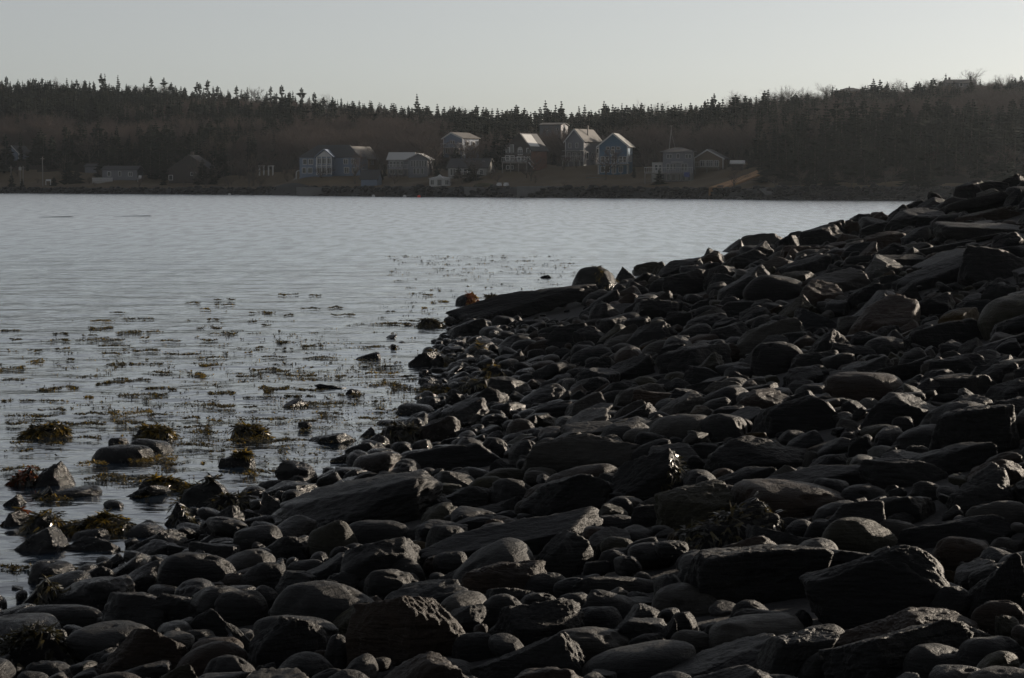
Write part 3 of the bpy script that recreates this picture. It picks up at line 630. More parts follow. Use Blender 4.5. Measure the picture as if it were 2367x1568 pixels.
RB = [(150,430,180,25),(400,445,180,25,'o'),(600,395,300,40),(1450,450,400,60),(1900,420,500,60),(2200,410,250,50),(1600,350,300,50),(1500,310,250,40),(1650,260,120,20,'y'),(680,285,280,40),(960,275,240,30,'o'),(1650,505,120,20),(1520,605,60,40,'y'),(1150,560,350,90,'y'),(1280,600,250,60),
(880,710,480,90,'o'),(1050,855,130,20,'o'),(2080,660,450,50),(1900,680,150,40,'y'),(700,590,260,60,'y'),(200,495,120,20),(150,1410,400,60,'o'),(380,1480,300,50),(520,1430,180,50,'o'),(350,880,320,40,'o'),(160,640,300,60,'o'),(850,690,250,50)]
rafts = [(a[0]*.48, 606+.48*a[1], a[2]*.48, a[3]*.48, a[4] if len(a) > 4 else 'd') for a in RA] + [(a[0]*.302, 899.5+.302*a[1], a[2]*.302, a[3]*.302, a[4] if len(a) > 4 else 'd') for a in RB]
MIX = {'d': 'dddddoooy', 'o': 'ddddooooy', 'y': 'dddooyyyy'}
wa = [a for a in anchors if a['px'] < 1120 and a['z'] < .9 and a['py'] > 700 and any(w in a['label'] for w in ('water','shallows','awash','point','twin','cobbles','weed','open','glitter','boulder','shore'))]
raft_anchor = []
RAFTS_OUT = []
for i, (px, py, w, h, c) in enumerate(rafts):
    r = random.Random(300+i); Y = H0*F/(py-HOR)*1.0; x = (px-CX)/F*Y
    W = w/F*Y; Dp = max(h/(H0*F/Y**2)*1.0, .15); far = max(1.0, Y/34)
    n = int(min(620, (W*(Dp+.12))*(780/far**1.6)+34))
    me = weed_mesh('rockweed_raft', raft_items(r, 0, 0, W, Dp, n, MIX[c], far**.55))
    o = obj('rockweed_raft', me, None, (x, Y, .012))
    size = 'broad' if w > 75 else 'mid-sized' if w > 42 else 'small'
    form = 'ragged' if h > 11 else 'compact' if w < 34 else 'thread-thin' if h < 4.6 else 'narrow'
    col = {'d': 'near-black', 'o': 'olive', 'y': 'yellow-tipped'}[c]
    RAFTS_OUT.append(dict(o=o, px=px, py=py, w=w, h=h, lab=f'{size} {form} {col}'))
cands0 = [dict(px=a['px'], py=a['py'], w=a['w'], h=a['h'], sn=a['sn']) for a in wa]
seen = {}
for q in RAFTS_OUT: seen[q['lab']] = seen.get(q['lab'], 0)+1
for q in RAFTS_OUT:
    if seen[q['lab']] == 1: cands0.append(dict(px=q['px'], py=q['py'], w=q['w'], h=q['h'], sn=q['lab']+' raft'))
for q in RAFTS_OUT:
    if seen[q['lab']] == 1: label = q['lab']+' raft of rockweed afloat in the bay'; q['L'] = label; used.add(label); continue
    cs = sorted([a for a in cands0], key=lambda a: math.hypot(a['px']-q['px'], (a['py']-q['py'])*2.5))[:16]
    for a in cs:
        dx, dy = q['px']-a['px'], q['py']-a['py']
        rel = ('shoreward' if dx > 0 else 'seaward') if abs(dx) > abs(dy)*2.5 else ('in front' if dy > 0 else 'behind')
        for pre in (('just ',) if math.hypot(dx, dy*2.5) < 90 else ('some way ', 'well ')):
            lab = f"{q['lab']} rockweed raft {pre}{rel} of the {a['sn']}".replace('behind of', 'behind')
            if lab not in used and words(lab) <= 16: q['L'] = lab; used.add(lab); break
        if 'L' in q: break
    if 'L' not in q: q['L'] = q['lab']+' raft of rockweed among its likes'
for q in RAFTS_OUT: tag(q['o'], q['L'], 'seaweed', 'rafts of rockweed floating off the beach')
for px, py, w, lab in ((133,502,92,'low dark ledge barely awash far out in the bay'),(305,500,96,'second dark ledge awash farther along the bay')):
    Y = H0*F/(py-HOR); me_, P_ = lib_mesh('A', 3 if w < 95 else 5, 4)
    o = obj('rock_ledge', me_, None, ((px-CX)/F*Y, Y, -.02), (0, 0, .1), (w/F*Y, 1.4, .2)); o.color = (.02,.02,.022,1); tag(o, lab, 'rock ledge', 'ledges awash in the bay')
# loose sprigs between the rafts
r = random.Random(77); it = []
for i in range(980):
    if i % 5 == 1: px = r.uniform(640, 1010); py = r.uniform(840, 1070)
    elif i % 4: px = r.gauss(560, 330); py = r.triangular(700, 1140, 880)
    else: px = r.uniform(900, 1330); py = r.uniform(592, 640) if r.random() < .6 else r.uniform(640, 760)
    if not -40 < px < 1420: continue
    Y = H0*F/(py-HOR); x = (px-CX)/F*Y
    if Zt(x, Y) > -.02: continue
    far = max(1.0, Y/34)
    it += raft_items(r, x, Y, r.uniform(.15, .9)*far**.6, r.uniform(.1, .3), r.randint(6, 26), 'ddddooy', far**.6)
tag(obj('floating_seaweed', weed_mesh('floating_seaweed', it)), 'loose sprigs of rockweed scattered over the shallows', kind='stuff')
# weed hanging on rocks
def rock_points(q):
    o = q['o']; me = o.data; n = len(me.vertices); co = np.empty(n*3, np.float32); me.vertices.foreach_get('co', co); no = np.empty(n*3, np.float32)
    me.vertices.foreach_get('normal', no); M = np.array((Matrix.Translation(o.location) @ o.rotation_euler.to_matrix().to_4x4() @ Matrix.Diagonal(tuple(o.scale)+(1,))))
    P = co.reshape(-1, 3)@M[:3,:3].T+M[:3,3]; Nn = no.reshape(-1, 3)@np.linalg.inv(M[:3,:3]); Nn /= np.linalg.norm(Nn, axis=1)[:, None]+1e-9
    return P, Nn
def drape(r, q, n, mix, size=1.0, cond=None):
    P, Nn = rock_points(q); ok = (Nn[:,2] > -.1) & (P[:,2] > -.03)
    if cond is not None: ok &= cond(P, Nn)
    idx = np.nonzero(ok)[0]; it = []
    if not len(idx): return it
    off = r.uniform(0, 50); nv = fbm(P[idx]*3+off, 2); idx = idx[nv > -.12] if (nv > -.12).sum() > 10 else idx
    for _ in range(n):
        k = idx[r.randrange(len(idx))]; p = Vector(P[k]) ; nn = Vector(Nn[k])
        g = Vector((r.gauss(0, .6), r.gauss(0, .6), -1)); t = (g - nn*g.dot(nn))
        if t.length < 1e-3: continue
        t.normalize(); t = (t + nn*r.uniform(0, .28)).normalized(); s = nn.cross(t).normalized()
        s = (s + nn*r.uniform(-.6, .6)).normalized()
        p = p + nn*.008 + Vector((r.uniform(-.02, .02), r.uniform(-.02, .02), 0))
        it.append((p, t, s, r.uniform(.05, .15)*size, r.uniform(.02, .04)*size, wcol(r, mix)))
    return it
near_rock = lambda px, py: min((q for q in rocks if q['hand']), key=lambda q: abs(q['px']-px)+abs(q['py']-py))
for k, (px, py, n, mix, sz, part, lab) in enumerate([
  (97,994,700,'ddooy',1,None,'dark rockweed heaped over the rock near the open water'),(359,998,600,'ddooy',1,None,'dark rockweed on the rock behind the two smooth humps'),(584,997,700,'ddooy',1,None,'rockweed cap on the farthest lone rock'),
  (548,1066,420,'ddoy',.9,'r','rockweed clinging to the low wet rock off the beach'),(42,1105,700,'ddorr',1,None,'rust red rockweed on the rock at the edge of the frame'),(97,1141,650,'ddoy',1,None,'brown rockweed mound before the tall glossy boulder'),
  (385,1125,700,'ddooy',1,None,'rockweed blanket over the long awash rock'),(474,1142,800,'dddo',1,None,'black rockweed draped over the pointed boulder'),(230,1218,1100,'ddooy',1,None,'long hummock of rockweed between the wet rocks'),
  (40,1202,700,'ddorr',1,None,'dark red rockweed beside the sparkling boulder'),(94,1215,260,'ddoy',1,None,'thin rockweed on the stone behind the sparkling boulder'),(85,1502,900,'ddddo',.8,None,'wet black rockweed mat in the lowest corner'),
  (85,1375,300,'dddo',.8,'r','rockweed fringe on the uphill end of a black boulder'),(1000,751,420,'ddoo',1.2,None,'rockweed on the rock standing off the point'),(1003,901,420,'ddooy',1.1,None,'rockweed on the awash rock beside the black pyramid'),
  (1000,831,300,'ddoo',1.2,'r','rockweed on the shoreward flank of the outermost wet boulder'),(929,1006,500,'dddo',1,None,'rockweed over the rock beside the tan boulder'),(1080,695,260,'rrry',1.5,'r','rust orange weed hanging from the slate boulder at the point'),
  (1144,692,260,'ddoo',1.5,None,'rockweed tuft on the tip of the point'),(1375,651,220,'ddoy',1.5,'r','weed fringe on the hulking skyline boulder'),(535,1164,300,'ddo',.9,None,'rockweed at the foot of the draped boulder'),
  (1686,1216,320,'dddo',.8,None,'dried black weed on the dark boulder below the brown ovoid'),(1510,1097,260,'ddo',.8,'R','brown weed hanging down the edge of the black wedge'),(1107,895,240,'ddoo',1,None,'rockweed behind the small black pyramid'),
  (1136,870,240,'ddoy',1,None,'rockweed on the shiny boulder among the wet cobbles'),(325,1337,320,'dddo',.8,'f','rockweed under the ridged boulder'),(405,1190,120,'ddo',.9,'r','few fronds on the steep wet stone')]):
    q = near_rock(px, py); r = random.Random(600+k); mx_ = float(q['x'])
    cond = {None: None, 'r': lambda P, N_: P[:,0] > mx_, 'R': lambda P, N_: N_[:,0] > .45, 'f': lambda P, N_: N_[:,1] < 0}[part]
    it = drape(r, q, n, mix, sz, cond)
    if it: tag(obj('rockweed_clump', weed_mesh('rockweed_clump', it)), lab, 'seaweed', 'rockweed clumps on rocks')
it = []; r = random.Random(99)
for q in rocks:
    if q['hand']: continue
    s_ = q['x']-float(xw(q['y'])); z_ = q['z']
    if -.5 < s_ < 2.2 and q['y'] > 17:
        if float(vnoise(np.array([[q['x']*.5, q['y']*.35, 3.3]]))[0]) > .02: it += drape(r, q, 60, 'ddddooy', 1.1)
tag(obj('beach_seaweed', weed_mesh('beach_seaweed', it)), 'rockweed strewn between the wet stones at the tide line', kind='stuff')

# =================================================================== far shore
FR = 2367/2500.0
_sh = np.array([(-1500,680),(-300,600),(0,571),(400,525),(600,500),(900,446),(1183,424),(1500,402),(1800,368),(2200,350),(2600,346),(4200,360)], float)
def Dsh(px): return np.interp(px, _sh[:,0], _sh[:,1])
_sk = np.array([(-1500,190),(-300,182),(0,180),(200,190),(500,205),(640,212),(800,222),(950,240),(1100,252),(1200,256),(1300,252),(1450,248),(1600,243),(1700,234),(1800,224),(1950,210),(2050,199),(2150,192),(2250,190),(2367,186),(2800,176),(4200,170)], float)
_sk[:,1] += np.interp(_sk[:,0], [0, 600, 1183, 1600, 2000, 2367], [0, 8, 21, 18, 26, 24])
def tree_h(px): return np.interp(px, [0, 1500, 1750, 2367], [9.5, 9.0, 6.5, 4.5])
T_R = 300.0
def ridge(px):
    Y = Dsh(px)+T_R
    return H0 + (HOR+6-np.interp(px, _sk[:,0], _sk[:,1]))/F*Y - tree_h(px)
bases = []    # (x, y, z, radius): level ground under buildings
def far_z(px, t):
    zr = ridge(px)
    a = np.interp(px, [0, 560, 760, 1650, 1850, 2367], [0.35, 0.5, 1.0, 1.0, 1.3, 1.5])
    lo = np.interp(t, [-12, -3, 0, 3, 9, 20, 45], [-2.5, -.7, -.1, 1.6, 2.4, 3.2, 5.0])
    lo = np.where(t > 0, lo*np.clip(.6+.4*a, .5, 1.15), lo)
    u = np.clip((t-25)/(T_R-25), 0, 1)
    prof = u*(1.35-.35*u)
    z = lo + (zr-4.5)*prof
    z = np.where(t > T_R, zr - (t-T_R)*.06, z)
    return z
def far_xy(px, t):
    Y = Dsh(px)+t; return (px-CX)/F*Y, Y
def far_ground(x, y):
    px = CX + x/y*F; t = y - Dsh(px); z = far_z(px, t)
    z = z + np.clip(t/30, 0, 1)*2.2*fbm(np.stack([x*.02, y*.02, 0*x+.7], -1), 3) + np.clip((t+3)/6, 0, 1)*.5*fbm(np.stack([x*.18, y*.18, 0*x+3.7], -1), 2)
    for (bx, by, bz, br) in bases:
        w = np.exp(-(((x-bx)**2+((y-by)*.8)**2)/br**2)**1.5); z = z*(1-w)+bz*w
    return z

M_HILL = flat('hillside', (0.03, 0.025, 0.02), 0.95, 0.5, 0.08, spec=0.05)
M_LAWN = flat('dry_grass', (0.085, 0.062, 0.035), 0.95, 0.55, 0.15)
M_WHITE = flat('white_paint', (0.38, 0.38, 0.38), 0.6, 0.06, 2)
M_PBLUE = flat('pale_blue_siding', (0.11, 0.14, 0.19), 0.7, 0.1, 2)
M_BLUE = flat('blue_siding', (0.045,0.098,0.155), 0.7, 0.1, 2)
M_GREYS = flat('grey_siding', (0.11, 0.115, 0.13), 0.7, 0.1, 2)
M_PALE = flat('pale_siding', (0.23, 0.23, 0.22), 0.7, 0.08, 2)
M_DARKW = flat('dark_timber', (0.035, 0.03, 0.028), 0.8, 0.3, 2)
M_BROWNW = flat('red_brown_cladding', (0.16, 0.075, 0.05), 0.8, 0.2, 2)
M_TAN = flat('tan_siding', (0.13, 0.10, 0.07), 0.8, 0.2, 2)
M_DROOF = flat('dark_shingle', (0.045, 0.046, 0.05), 0.85, 0.25, 3)
M_GROOF = flat('grey_shingle', (0.10, 0.095, 0.09), 0.75, 0.2, 3)
M_METAL = flat('pale_metal_roof', (0.34, 0.34, 0.33), 0.35, 0.08, 1.5, spec=0.6)
M_ROOFP = flat('weathered_pale_roof', (0.19, 0.19, 0.18), 0.7, 0.15, 2)
M_CONC = flat('concrete', (0.10, 0.10, 0.098), 0.9, 0.25, 0.8)
M_WOODG = flat('weathered_wood', (0.16, 0.15, 0.14), 0.85, 0.25, 3)
M_TARP = flat('blue_tarpaulin', (0.025,0.04,0.15), 0.5, 0.2, 2)
M_RED = flat('red_plastic', (0.6, 0.05, 0.03), 0.4, 0.05, 2)
M_GLASS, _nt, _b = new_mat('window_glass')
_b.inputs['Base Color'].default_value = (0.02, 0.025, 0.03, 1); _b.inputs['Roughness'].default_value = 0.05; _b.inputs['IOR'].default_value = 1.5
M_BARK = flat('bark', (0.06, 0.05, 0.042), 0.9, 0.3, 4)
M_TWIG = flat('twigs', (0.085, 0.067, 0.060), 0.95, 0.35, .06, spec=0.05)
M_NEEDLE = flat('spruce_needles', (0.010, 0.014, 0.009), 0.95, 0.45, 0.35, spec=0.04)

# ---- buildings. All sizes are given in pixels of the photograph and turned into metres at the building's own distance.
def place(px, py, t):
    Y = float(Dsh(px)) + t; p = at(px, py, Y); return p, Y/F
def window(par, x, z, w, h, y=0.0, axis='y', sgn=-1, mun=0):
    """frame (part) and pane (sub-part) on a wall whose outer face is at y (or at x for a side wall)"""
    t = .12; m = MB(); g = MB(); fr = min(.12, w*.14)
    def bx(mb, a0, a1, z0, z1, d0, d1):
        lo, hi = sorted((y+sgn*d0, y+sgn*d1))
        if axis == 'y': mb.box(x+a0, x+a1, lo, hi, z+z0, z+z1)
        else: mb.box(lo, hi, x+a0, x+a1, z+z0, z+z1)
    bx(m, -w/2-fr, w/2+fr, h, h+fr, .003, t); bx(m, -w/2-fr, w/2+fr, -fr, 0, .003, t)
    bx(m, -w/2-fr, -w/2, 0, h, .003, t); bx(m, w/2, w/2+fr, 0, h, .003, t)
    for k in range(mun):
        c = -w/2 + w*(k+1)/(mun+1); bx(m, c-.04, c+.04, 0, h, .03, t-.02)
    f = m.build('window', M_WHITE, par)
    bx(g, -w/2, w/2, 0, h, .004, .028); g.build('pane', M_GLASS, f); return f
def house(name, label, px, py, t, w, d, wh, rh, yaw, wallm, roofm, roof='gable', wins=(), swins=(), trim=M_WHITE, over=.35, cat='house', ridge_at=.5, base=True, label_done=None):
    """px,py: picture point of the middle of the front wall's foot; w, wh, rh (wall and roof height) in picture pixels; d in metres.
    roof: 'gable' ridge runs away from the water, 'side' ridge runs along the water, 'hip'."""
    p, k = place(px, py, t); W = w*k; Hh = wh*k; Rh = rh*k; h2 = W/2
    root = bpy.data.objects.new(name, None); link(root); root.location = p; root.rotation_euler = (0, 0, math.radians(yaw))
    tag(root, label, cat)
    if base: bases.append((p[0], p[1]+d/2, p[2]-.15, max(W, d)*.75))
    rx = -h2 + W*ridge_at
    m = MB()
    if roof == 'gable':
        pts = [(-h2,0,-3),(h2,0,-3),(h2,0,Hh),(rx,0,Hh+Rh),(-h2,0,Hh)]; n = 5
        m.poly(pts+[(x,d,z) for x,_,z in pts], [tuple(range(5)), tuple(range(9,4,-1))]+[((i+1)%5,i,i+5,(i+1)%5+5) for i in range(5)])
    elif roof == 'side':
        m.poly([(-h2,0,-3),(-h2,d,-3),(-h2,d,Hh),(-h2,d/2,Hh+Rh),(-h2,0,Hh),(h2,0,-3),(h2,d,-3),(h2,d,Hh),(h2,d/2,Hh+Rh),(h2,0,Hh)],
               [(4,3,2,1,0),(5,6,7,8,9)]+[(i,(i+1)%5,(i+1)%5+5,i+5) for i in range(5)])
    else: m.box(-h2,h2,0,d,-3,Hh)
    m.build('wall', wallm, root)
    r = MB(); th = .16; o = over
    if roof == 'gable':
        for sx, ex in ((-1, -h2), (1, h2)):
            run = abs(ex-rx); sl = Rh/max(run, .1); e = ex+sx*o; ez = Hh-o*sl
            q = [(rx,-o,Hh+Rh+.03),(e,-o,ez+.03),(e,d+o,ez+.03),(rx,d+o,Hh+Rh+.03)]
            if sx > 0: r.plate(q, th)
            else: r.plate(q[::-1], th)
    elif roof == 'side':
        sl = Rh/(d/2)
        r.plate([(-h2-o,-o,Hh-o*sl+.03),(h2+o,-o,Hh-o*sl+.03),(h2+o,d/2,Hh+Rh+.03),(-h2-o,d/2,Hh+Rh+.03)], th)
        r.plate([(-h2-o,d/2,Hh+Rh+.03),(h2+o,d/2,Hh+Rh+.03),(h2+o,d+o,Hh-o*sl+.03),(-h2-o,d+o,Hh-o*sl+.03)], th)
    else:
        a = (-h2-o,-o,Hh+.02); b = (h2+o,-o,Hh+.02); c = (h2+o,d+o,Hh+.02); e = (-h2-o,d+o,Hh+.02)
        rr = min(W, d)*.38
        p1 = (-h2+rr,d/2,Hh+Rh); p2 = (h2-rr,d/2,Hh+Rh)
        r.poly([a,b,c,e,p1,p2],[(0,1,5,4),(1,2,5),(2,3,4,5),(3,0,4),(3,2,1,0)])
    r.build('roof', roofm, root)
    if trim is not None and roof == 'gable':
        tm = MB()
        for sx, ex in ((-1, -h2), (1, h2)):
            run = abs(ex-rx); sl = Rh/max(run, .1); e = ex+sx*o; ez = Hh-o*sl
            tm.poly([(rx,-o-.06,Hh+Rh-.16),(e,-o-.06,ez-.16),(e,-o-.06,ez+.14),(rx,-o-.06,Hh+Rh+.16),(rx,-o+.02,Hh+Rh-.16),(e,-o+.02,ez-.16),(e,-o+.02,ez+.14),(rx,-o+.02,Hh+Rh+.16)],
                    [(0,1,2,3),(7,6,5,4),(0,4,5,1),(3,2,6,7),(1,5,6,2)])
        tm.build('bargeboard', trim, root)
        tm = MB()
        for ex in (-h2, h2): tm.box(ex-.09, ex+.09, -.05, -.003, 0, Hh-.05)
        tm.build('corner_board', trim, root)
    for wn_ in wins:                                   # (x, z, w, h[, muntins]) in pixels from the foot of the front wall's middle
        window(root, wn_[0]*k, wn_[1]*k, wn_[2]*k, wn_[3]*k, 0.0, 'y', -1, wn_[4] if len(wn_) > 4 else 0)
    for wn_ in swins:                                  # right-hand wall: (metres back, px up, metres wide, px high)
        window(root, wn_[0], wn_[1]*k, wn_[2], wn_[3]*k, h2, 'x', 1, 0)
    return root, k, W, Hh, Rh
def deck(root, x0, x1, z, dp, k, rail=True, posts=4, zf=0.0, mat=M_WOODG):
    """a raised deck in front of the wall: floor, posts, railing"""
    x0 *= k; x1 *= k; z *= k
    MB().box(x0, x1, -dp, -.16, z-.18, z).build('deck', mat, root)
    for i in range(posts):
        x = x0+.1+(x1-x0-.2)*i/max(posts-1, 1)
        MB().box(x-.09, x+.09, -dp+.05, -dp+.23, zf-2.5, z-.185).build('post', mat, root)
    if rail:
        m = MB(); m.box(x0, x1, -dp-.04, -dp+.04, z+.98, z+1.06); m.box(x0, x1, -dp-.03, -dp+.03, z+.12, z+.17)
        n = max(3, int((x1-x0)/.35))
        for i in range(n+1):
            x = x0+.03+(x1-x0-.06)*i/n; m.box(x-.02, x+.02, -dp-.02, -dp+.02, z+.005, z+.98)
        for xx in (x0, x1): m.box(xx-.03, xx+.03, -dp+.04, -.2, z+.98, z+1.05)
        m.build('railing', M_WHITE, root)
def chimney(root, x, y, z0, h, mat=M_DARKW, s=.35): MB().box(x-s, x+s, y-s, y+s, z0, z0+h).build('chimney', mat, root)

# tall pale-blue house left of centre with dark hip roof and a gabled porch bay
r, k, W, Hh, Rh = house('blue_house', 'pale blue house with a dark hip roof and a two storey gabled porch', 762, 405, 24, 142, 9, 40, 30, -8, M_PBLUE, M_DROOF, 'hip',
    wins=[(-58,25,8,11),(-44,25,9,11,1),(-60,5,8,11),(-46,5,9,11),(38,26,9,10,1),(56,26,9,10,1),(40,5,10,12,1),(58,5,8,11)])
b = MB(); b.box(-26*k, 10*k, -1.9, -.02, -3, 42*k); b.build('porch_bay', M_PBLUE, r)
b = MB(); z0 = 42*k
for sx in (-1, 1):
    q = [(-8*k,-2.4,58*k),((-8+sx*22)*k,-2.4,z0-.2),((-8+sx*22)*k,2.5,z0-.2),(-8*k,2.5,58*k)]
    b.plate(q if sx > 0 else q[::-1], .18)
b.build('porch_roof', M_PBLUE, r)
b = MB(); b.poly([(-26*k,-1.95,z0),(10*k,-1.95,z0),(-8*k,-1.95,56*k),(-26*k,1,z0),(10*k,1,z0),(-8*k,1,56*k)], [(0,1,2),(5,4,3),(0,3,4,1),(1,4,5,2),(2,5,3,0)]); b.build('gable', M_WHITE, r)
for xx in (-25, -14, -2, 9): MB().box(xx*k-.12, xx*k+.12, -2.3, -2.05, 0, 42*k).build('porch_post', M_WHITE, r)
MB().box(-27*k, 11*k, -2.5, -1.95, 20*k, 22*k).build('balcony', M_WHITE, r)
for xx in (-19, -8, 4):
    for zz in (4, 26): window(r, xx*k, zz*k, 7*k, 12*k, -1.9, 'y', -1, 1)
# grey-brown neighbour half hidden behind a tree
r, k, W, Hh, Rh = house('tan_house', 'weathered tan house behind the blue house with a steep pale roof edge', 815, 400, 40, 48, 8, 34, 26, -25, M_TAN, M_GROOF, 'gable', wins=[(-10,20,7,9),(8,20,7,9),(8,4,7,10)], swins=[(2,20,1,8),(5,20,1,8)])
# white house with pale roof and front gable wing
r, k, W, Hh, Rh = house('grey_house', 'low grey house with a pale roof and a gabled two storey wing', 925, 404, 26, 56, 8, 34, 16, -4, M_GREYS, M_METAL, 'side',
    wins=[(-21,18,5,12),(-13,18,5,12),(-5,18,5,12),(4,18,5,12),(-18,2,10,8),(2,2,12,8)])
deck(r, -27, 20, 12, 1.6, k, posts=5)
b = MB(); h2 = 22*k; x0 = 44*k; zt = 36*k
b.poly([(x0-h2,-2.2,-3),(x0+h2,-2.2,-3),(x0+h2,-2.2,zt),(x0,-2.2,zt+11*k),(x0-h2,-2.2,zt),(x0-h2,7.8,-3),(x0+h2,7.8,-3),(x0+h2,7.8,zt),(x0,7.8,zt+11*k),(x0-h2,7.8,zt)],
       [(0,1,2,3,4),(9,8,7,6,5)]+[((i+1)%5,i,i+5,(i+1)%5+5) for i in range(5)]); b.build('gabled_wing', M_GREYS, r)
b = MB()
for sx in (-1, 1):
    q = [(x0,-2.7,zt+11*k+.05),(x0+sx*(h2+.5),-2.7,zt-.2),(x0+sx*(h2+.5),8,zt-.2),(x0,8,zt+11*k+.05)]
    b.plate(q if sx > 0 else q[::-1], .18)
b.build('wing_roof', M_WHITE, r)
for xx in (-14, -8, -2, 5, 11, 17):
    window(r, x0+xx*k, 18*k, 3.6*k, 14*k, -2.2, 'y', -1)
for xx in (-8, 0, 10): window(r, x0+xx*k, 2*k, 5*k, 12*k, -2.2, 'y', -1)
# boathouse
r, k, W, Hh, Rh = house('boathouse', 'little pale blue boathouse with a dark roof above the sea wall', 853, 428, 7, 38, 4.5, 15, 19, -10, M_PBLUE, M_DROOF, 'side', cat='boathouse')
# white garden room
r, k, W, Hh, Rh = house('summerhouse', 'small white summerhouse with a pointed front gable near the water', 1016, 430, 8, 47, 4, 17, 5, -3, M_WHITE, M_WHITE, 'hip', cat='summerhouse',
    wins=[(-17,3,7,10,1),(17,3,7,10,1)])
b = MB(); b.poly([(-10*k,-.9,17*k),(10*k,-.9,17*k),(0,-.9,26*k),(-10*k,2,17*k),(10*k,2,17*k),(0,2,26*k)], [(0,1,2),(5,4,3),(0,3,4,1),(1,4,5,2),(2,5,3,0)]); b.build('gable', M_WHITE, r)
for xx in (-9, 9): MB().box(xx*k-.1, xx*k+.1, -.9, -.7, -1, 17*k).build('porch_post', M_WHITE, r)
window(r, 0, 1*k, 9*k, 13*k, 0, 'y', -1, 2)
# high blue grey house
r, k, W, Hh, Rh = house('blue_grey_house', 'tall blue grey house up the slope with a sunlit side wall', 1047, 360, 62, 52, 7, 40, 12, -32, M_PBLUE, M_GROOF, 'gable', wins=[(-4,28,4,6),(3,28,4,6),(-14,6,10,12,1),(6,6,8,12,1)], swins=[(2,24,.9,7),(4.6,24,.9,7)], ridge_at=.42)
deck(r, -26, 26, 17, 1.4, k, posts=3)
# long low house with stilts
r, k, W, Hh, Rh = house('long_house', 'long low white house with a dark roof and stilts under its deck', 1080, 410, 24, 92, 7, 22, 20, -14, M_PALE, M_DROOF, 'side',
    wins=[(-34,5,12,14,1),(-18,5,9,14,1),(-4,4,7,15),(6,4,9,15),(20,4,9,15,1),(34,6,8,10)], trim=None)
deck(r, -14, 34, 2, 2.0, k, posts=4, mat=M_WHITE)
for xx in (-8, 2, 11, 33): MB().box(xx*k-.25, xx*k+.25, 2.2, 2.7, 36*k, 37.4*k).build('skylight', M_METAL, r)
# dark half timbered house
r, k, W, Hh, Rh = house('timbered_house', 'dark timbered house with a bright skylit roof and red brown side', 1198, 394, 30, 64, 8.5, 48, 36, -24, M_DARKW, M_DROOF, 'gable',
    wins=[(-26,40,8,12),(-16,40,8,18),(-27,24,9,9),(-15,24,9,9),(2,24,8,7),(12,24,8,7),(-26,3,6,8),(-15,3,5,8),(26,40,8,10),(26,22,6,9)], trim=M_DARKW, ridge_at=.56)
f = MB(); n = 10; cx_ = 5*k; cz = 48*k; R_ = 6*k
f.poly([(cx_+R_*math.cos(math.pi*i/n), -.02, cz+R_*math.sin(math.pi*i/n)) for i in range(n+1)]+[(cx_+R_*math.cos(math.pi*i/n), -.14, cz+R_*math.sin(math.pi*i/n)) for i in range(n+1)],
       [tuple(range(n+1)), tuple(range(2*n+1, n, -1))]); f.build('arched_window', M_PALE, r)
window(r, cx_, 36*k, 9*k, 11*k, 0, 'y', -1, 1)
hx = W/2; rxx = -hx+W*.56; sl = Rh/(hx-rxx)
def onroof(x, y, up=.26): return (x, y, Hh+Rh-(x-rxx)*sl+up)
MB().plate([onroof(rxx+.3,.2), onroof(rxx+2.3,.2), onroof(rxx+2.3,5.2), onroof(rxx+.3,5.2)], .06).build('bright_roof_panel', M_METAL, r)  # pale plate puts the sunlit glare of this roof slope into colour
MB().box(hx+.01, hx+.10, .15, 8.3, 0, Hh-.3).build('cladding', M_BROWNW, r)
for zz in (20, 38): MB().box(-32*k, 32*k, -.16, -.145, zz*k, zz*k+.25).build('timber_band', M_DROOF, r)
deck(r, -31, 32, 18, 2.2, k, posts=4)
MB().bar((32*k,-1.2,18*k),(48*k,-2.0,4*k),.12).bar((32*k,-1.2,18*k+1),(48*k,-2.0,4*k+1),.06).build('stair', M_WHITE, r)
# uppermost pale house
r, k, W, Hh, Rh = house('pale_house', 'pale grey house highest above the others half hidden in trees', 1272, 322, 105, 50, 8, 32, 5, -14, M_GREYS, M_DROOF, 'side', wins=[(-8,20,3,5),(17,20,3,5)], trim=None)
# grey gabled house
r, k, W, Hh, Rh = house('grey_gabled_house', 'grey gabled house with a sunlit shingle roof slope and porch', 1328, 384, 44, 46, 9, 58, 26, -27, M_GREYS, M_GROOF, 'gable',
    wins=[(-12,42,6,10),(6,42,6,10),(-14,14,7,16,1),(0,14,8,16,1),(13,14,6,16)], swins=[(1.8,16,1,15),(4.4,16,1,15),(7,30,1,10)], ridge_at=.5)
deck(r, -23, 23, 12, 1.8, k, posts=4, mat=M_PALE)
MB().box(-23*k, 23*k, -1.8, -.02, 34*k, 35.5*k).build('porch_roof', M_PALE, r)
chimney(r, W*.3, 4, Hh+Rh*.3, 2.6, M_WOODG, .12)
# blue house
r, k, W, Hh, Rh = house('bright_blue_house', 'tall blue house with white trim and two balcony levels', 1417, 403, 32, 66, 8, 66, 27, -11, M_BLUE, M_ROOFP, 'gable',
    wins=[(-12,57,7,5),(0,57,6,6),(12,57,7,5),(-1,46,8,9),(-24,28,8,12),(-14,28,7,12),(0,26,7,16),(6,26,5,16),(18,28,7,12),(27,28,7,12),(-24,5,8,12),(-12,5,7,14),(2,3,8,17),(18,5,8,13)], over=.5, swins=[(2,30,1,12),(5,30,1,12)])
deck(r, -33, 40, 23, 2.0, k, posts=5)
MB().box(-60*k*.9, 5*k, -5.2, -4.4, -19*k, -7*k).build('retaining_wall', M_CONC, r)
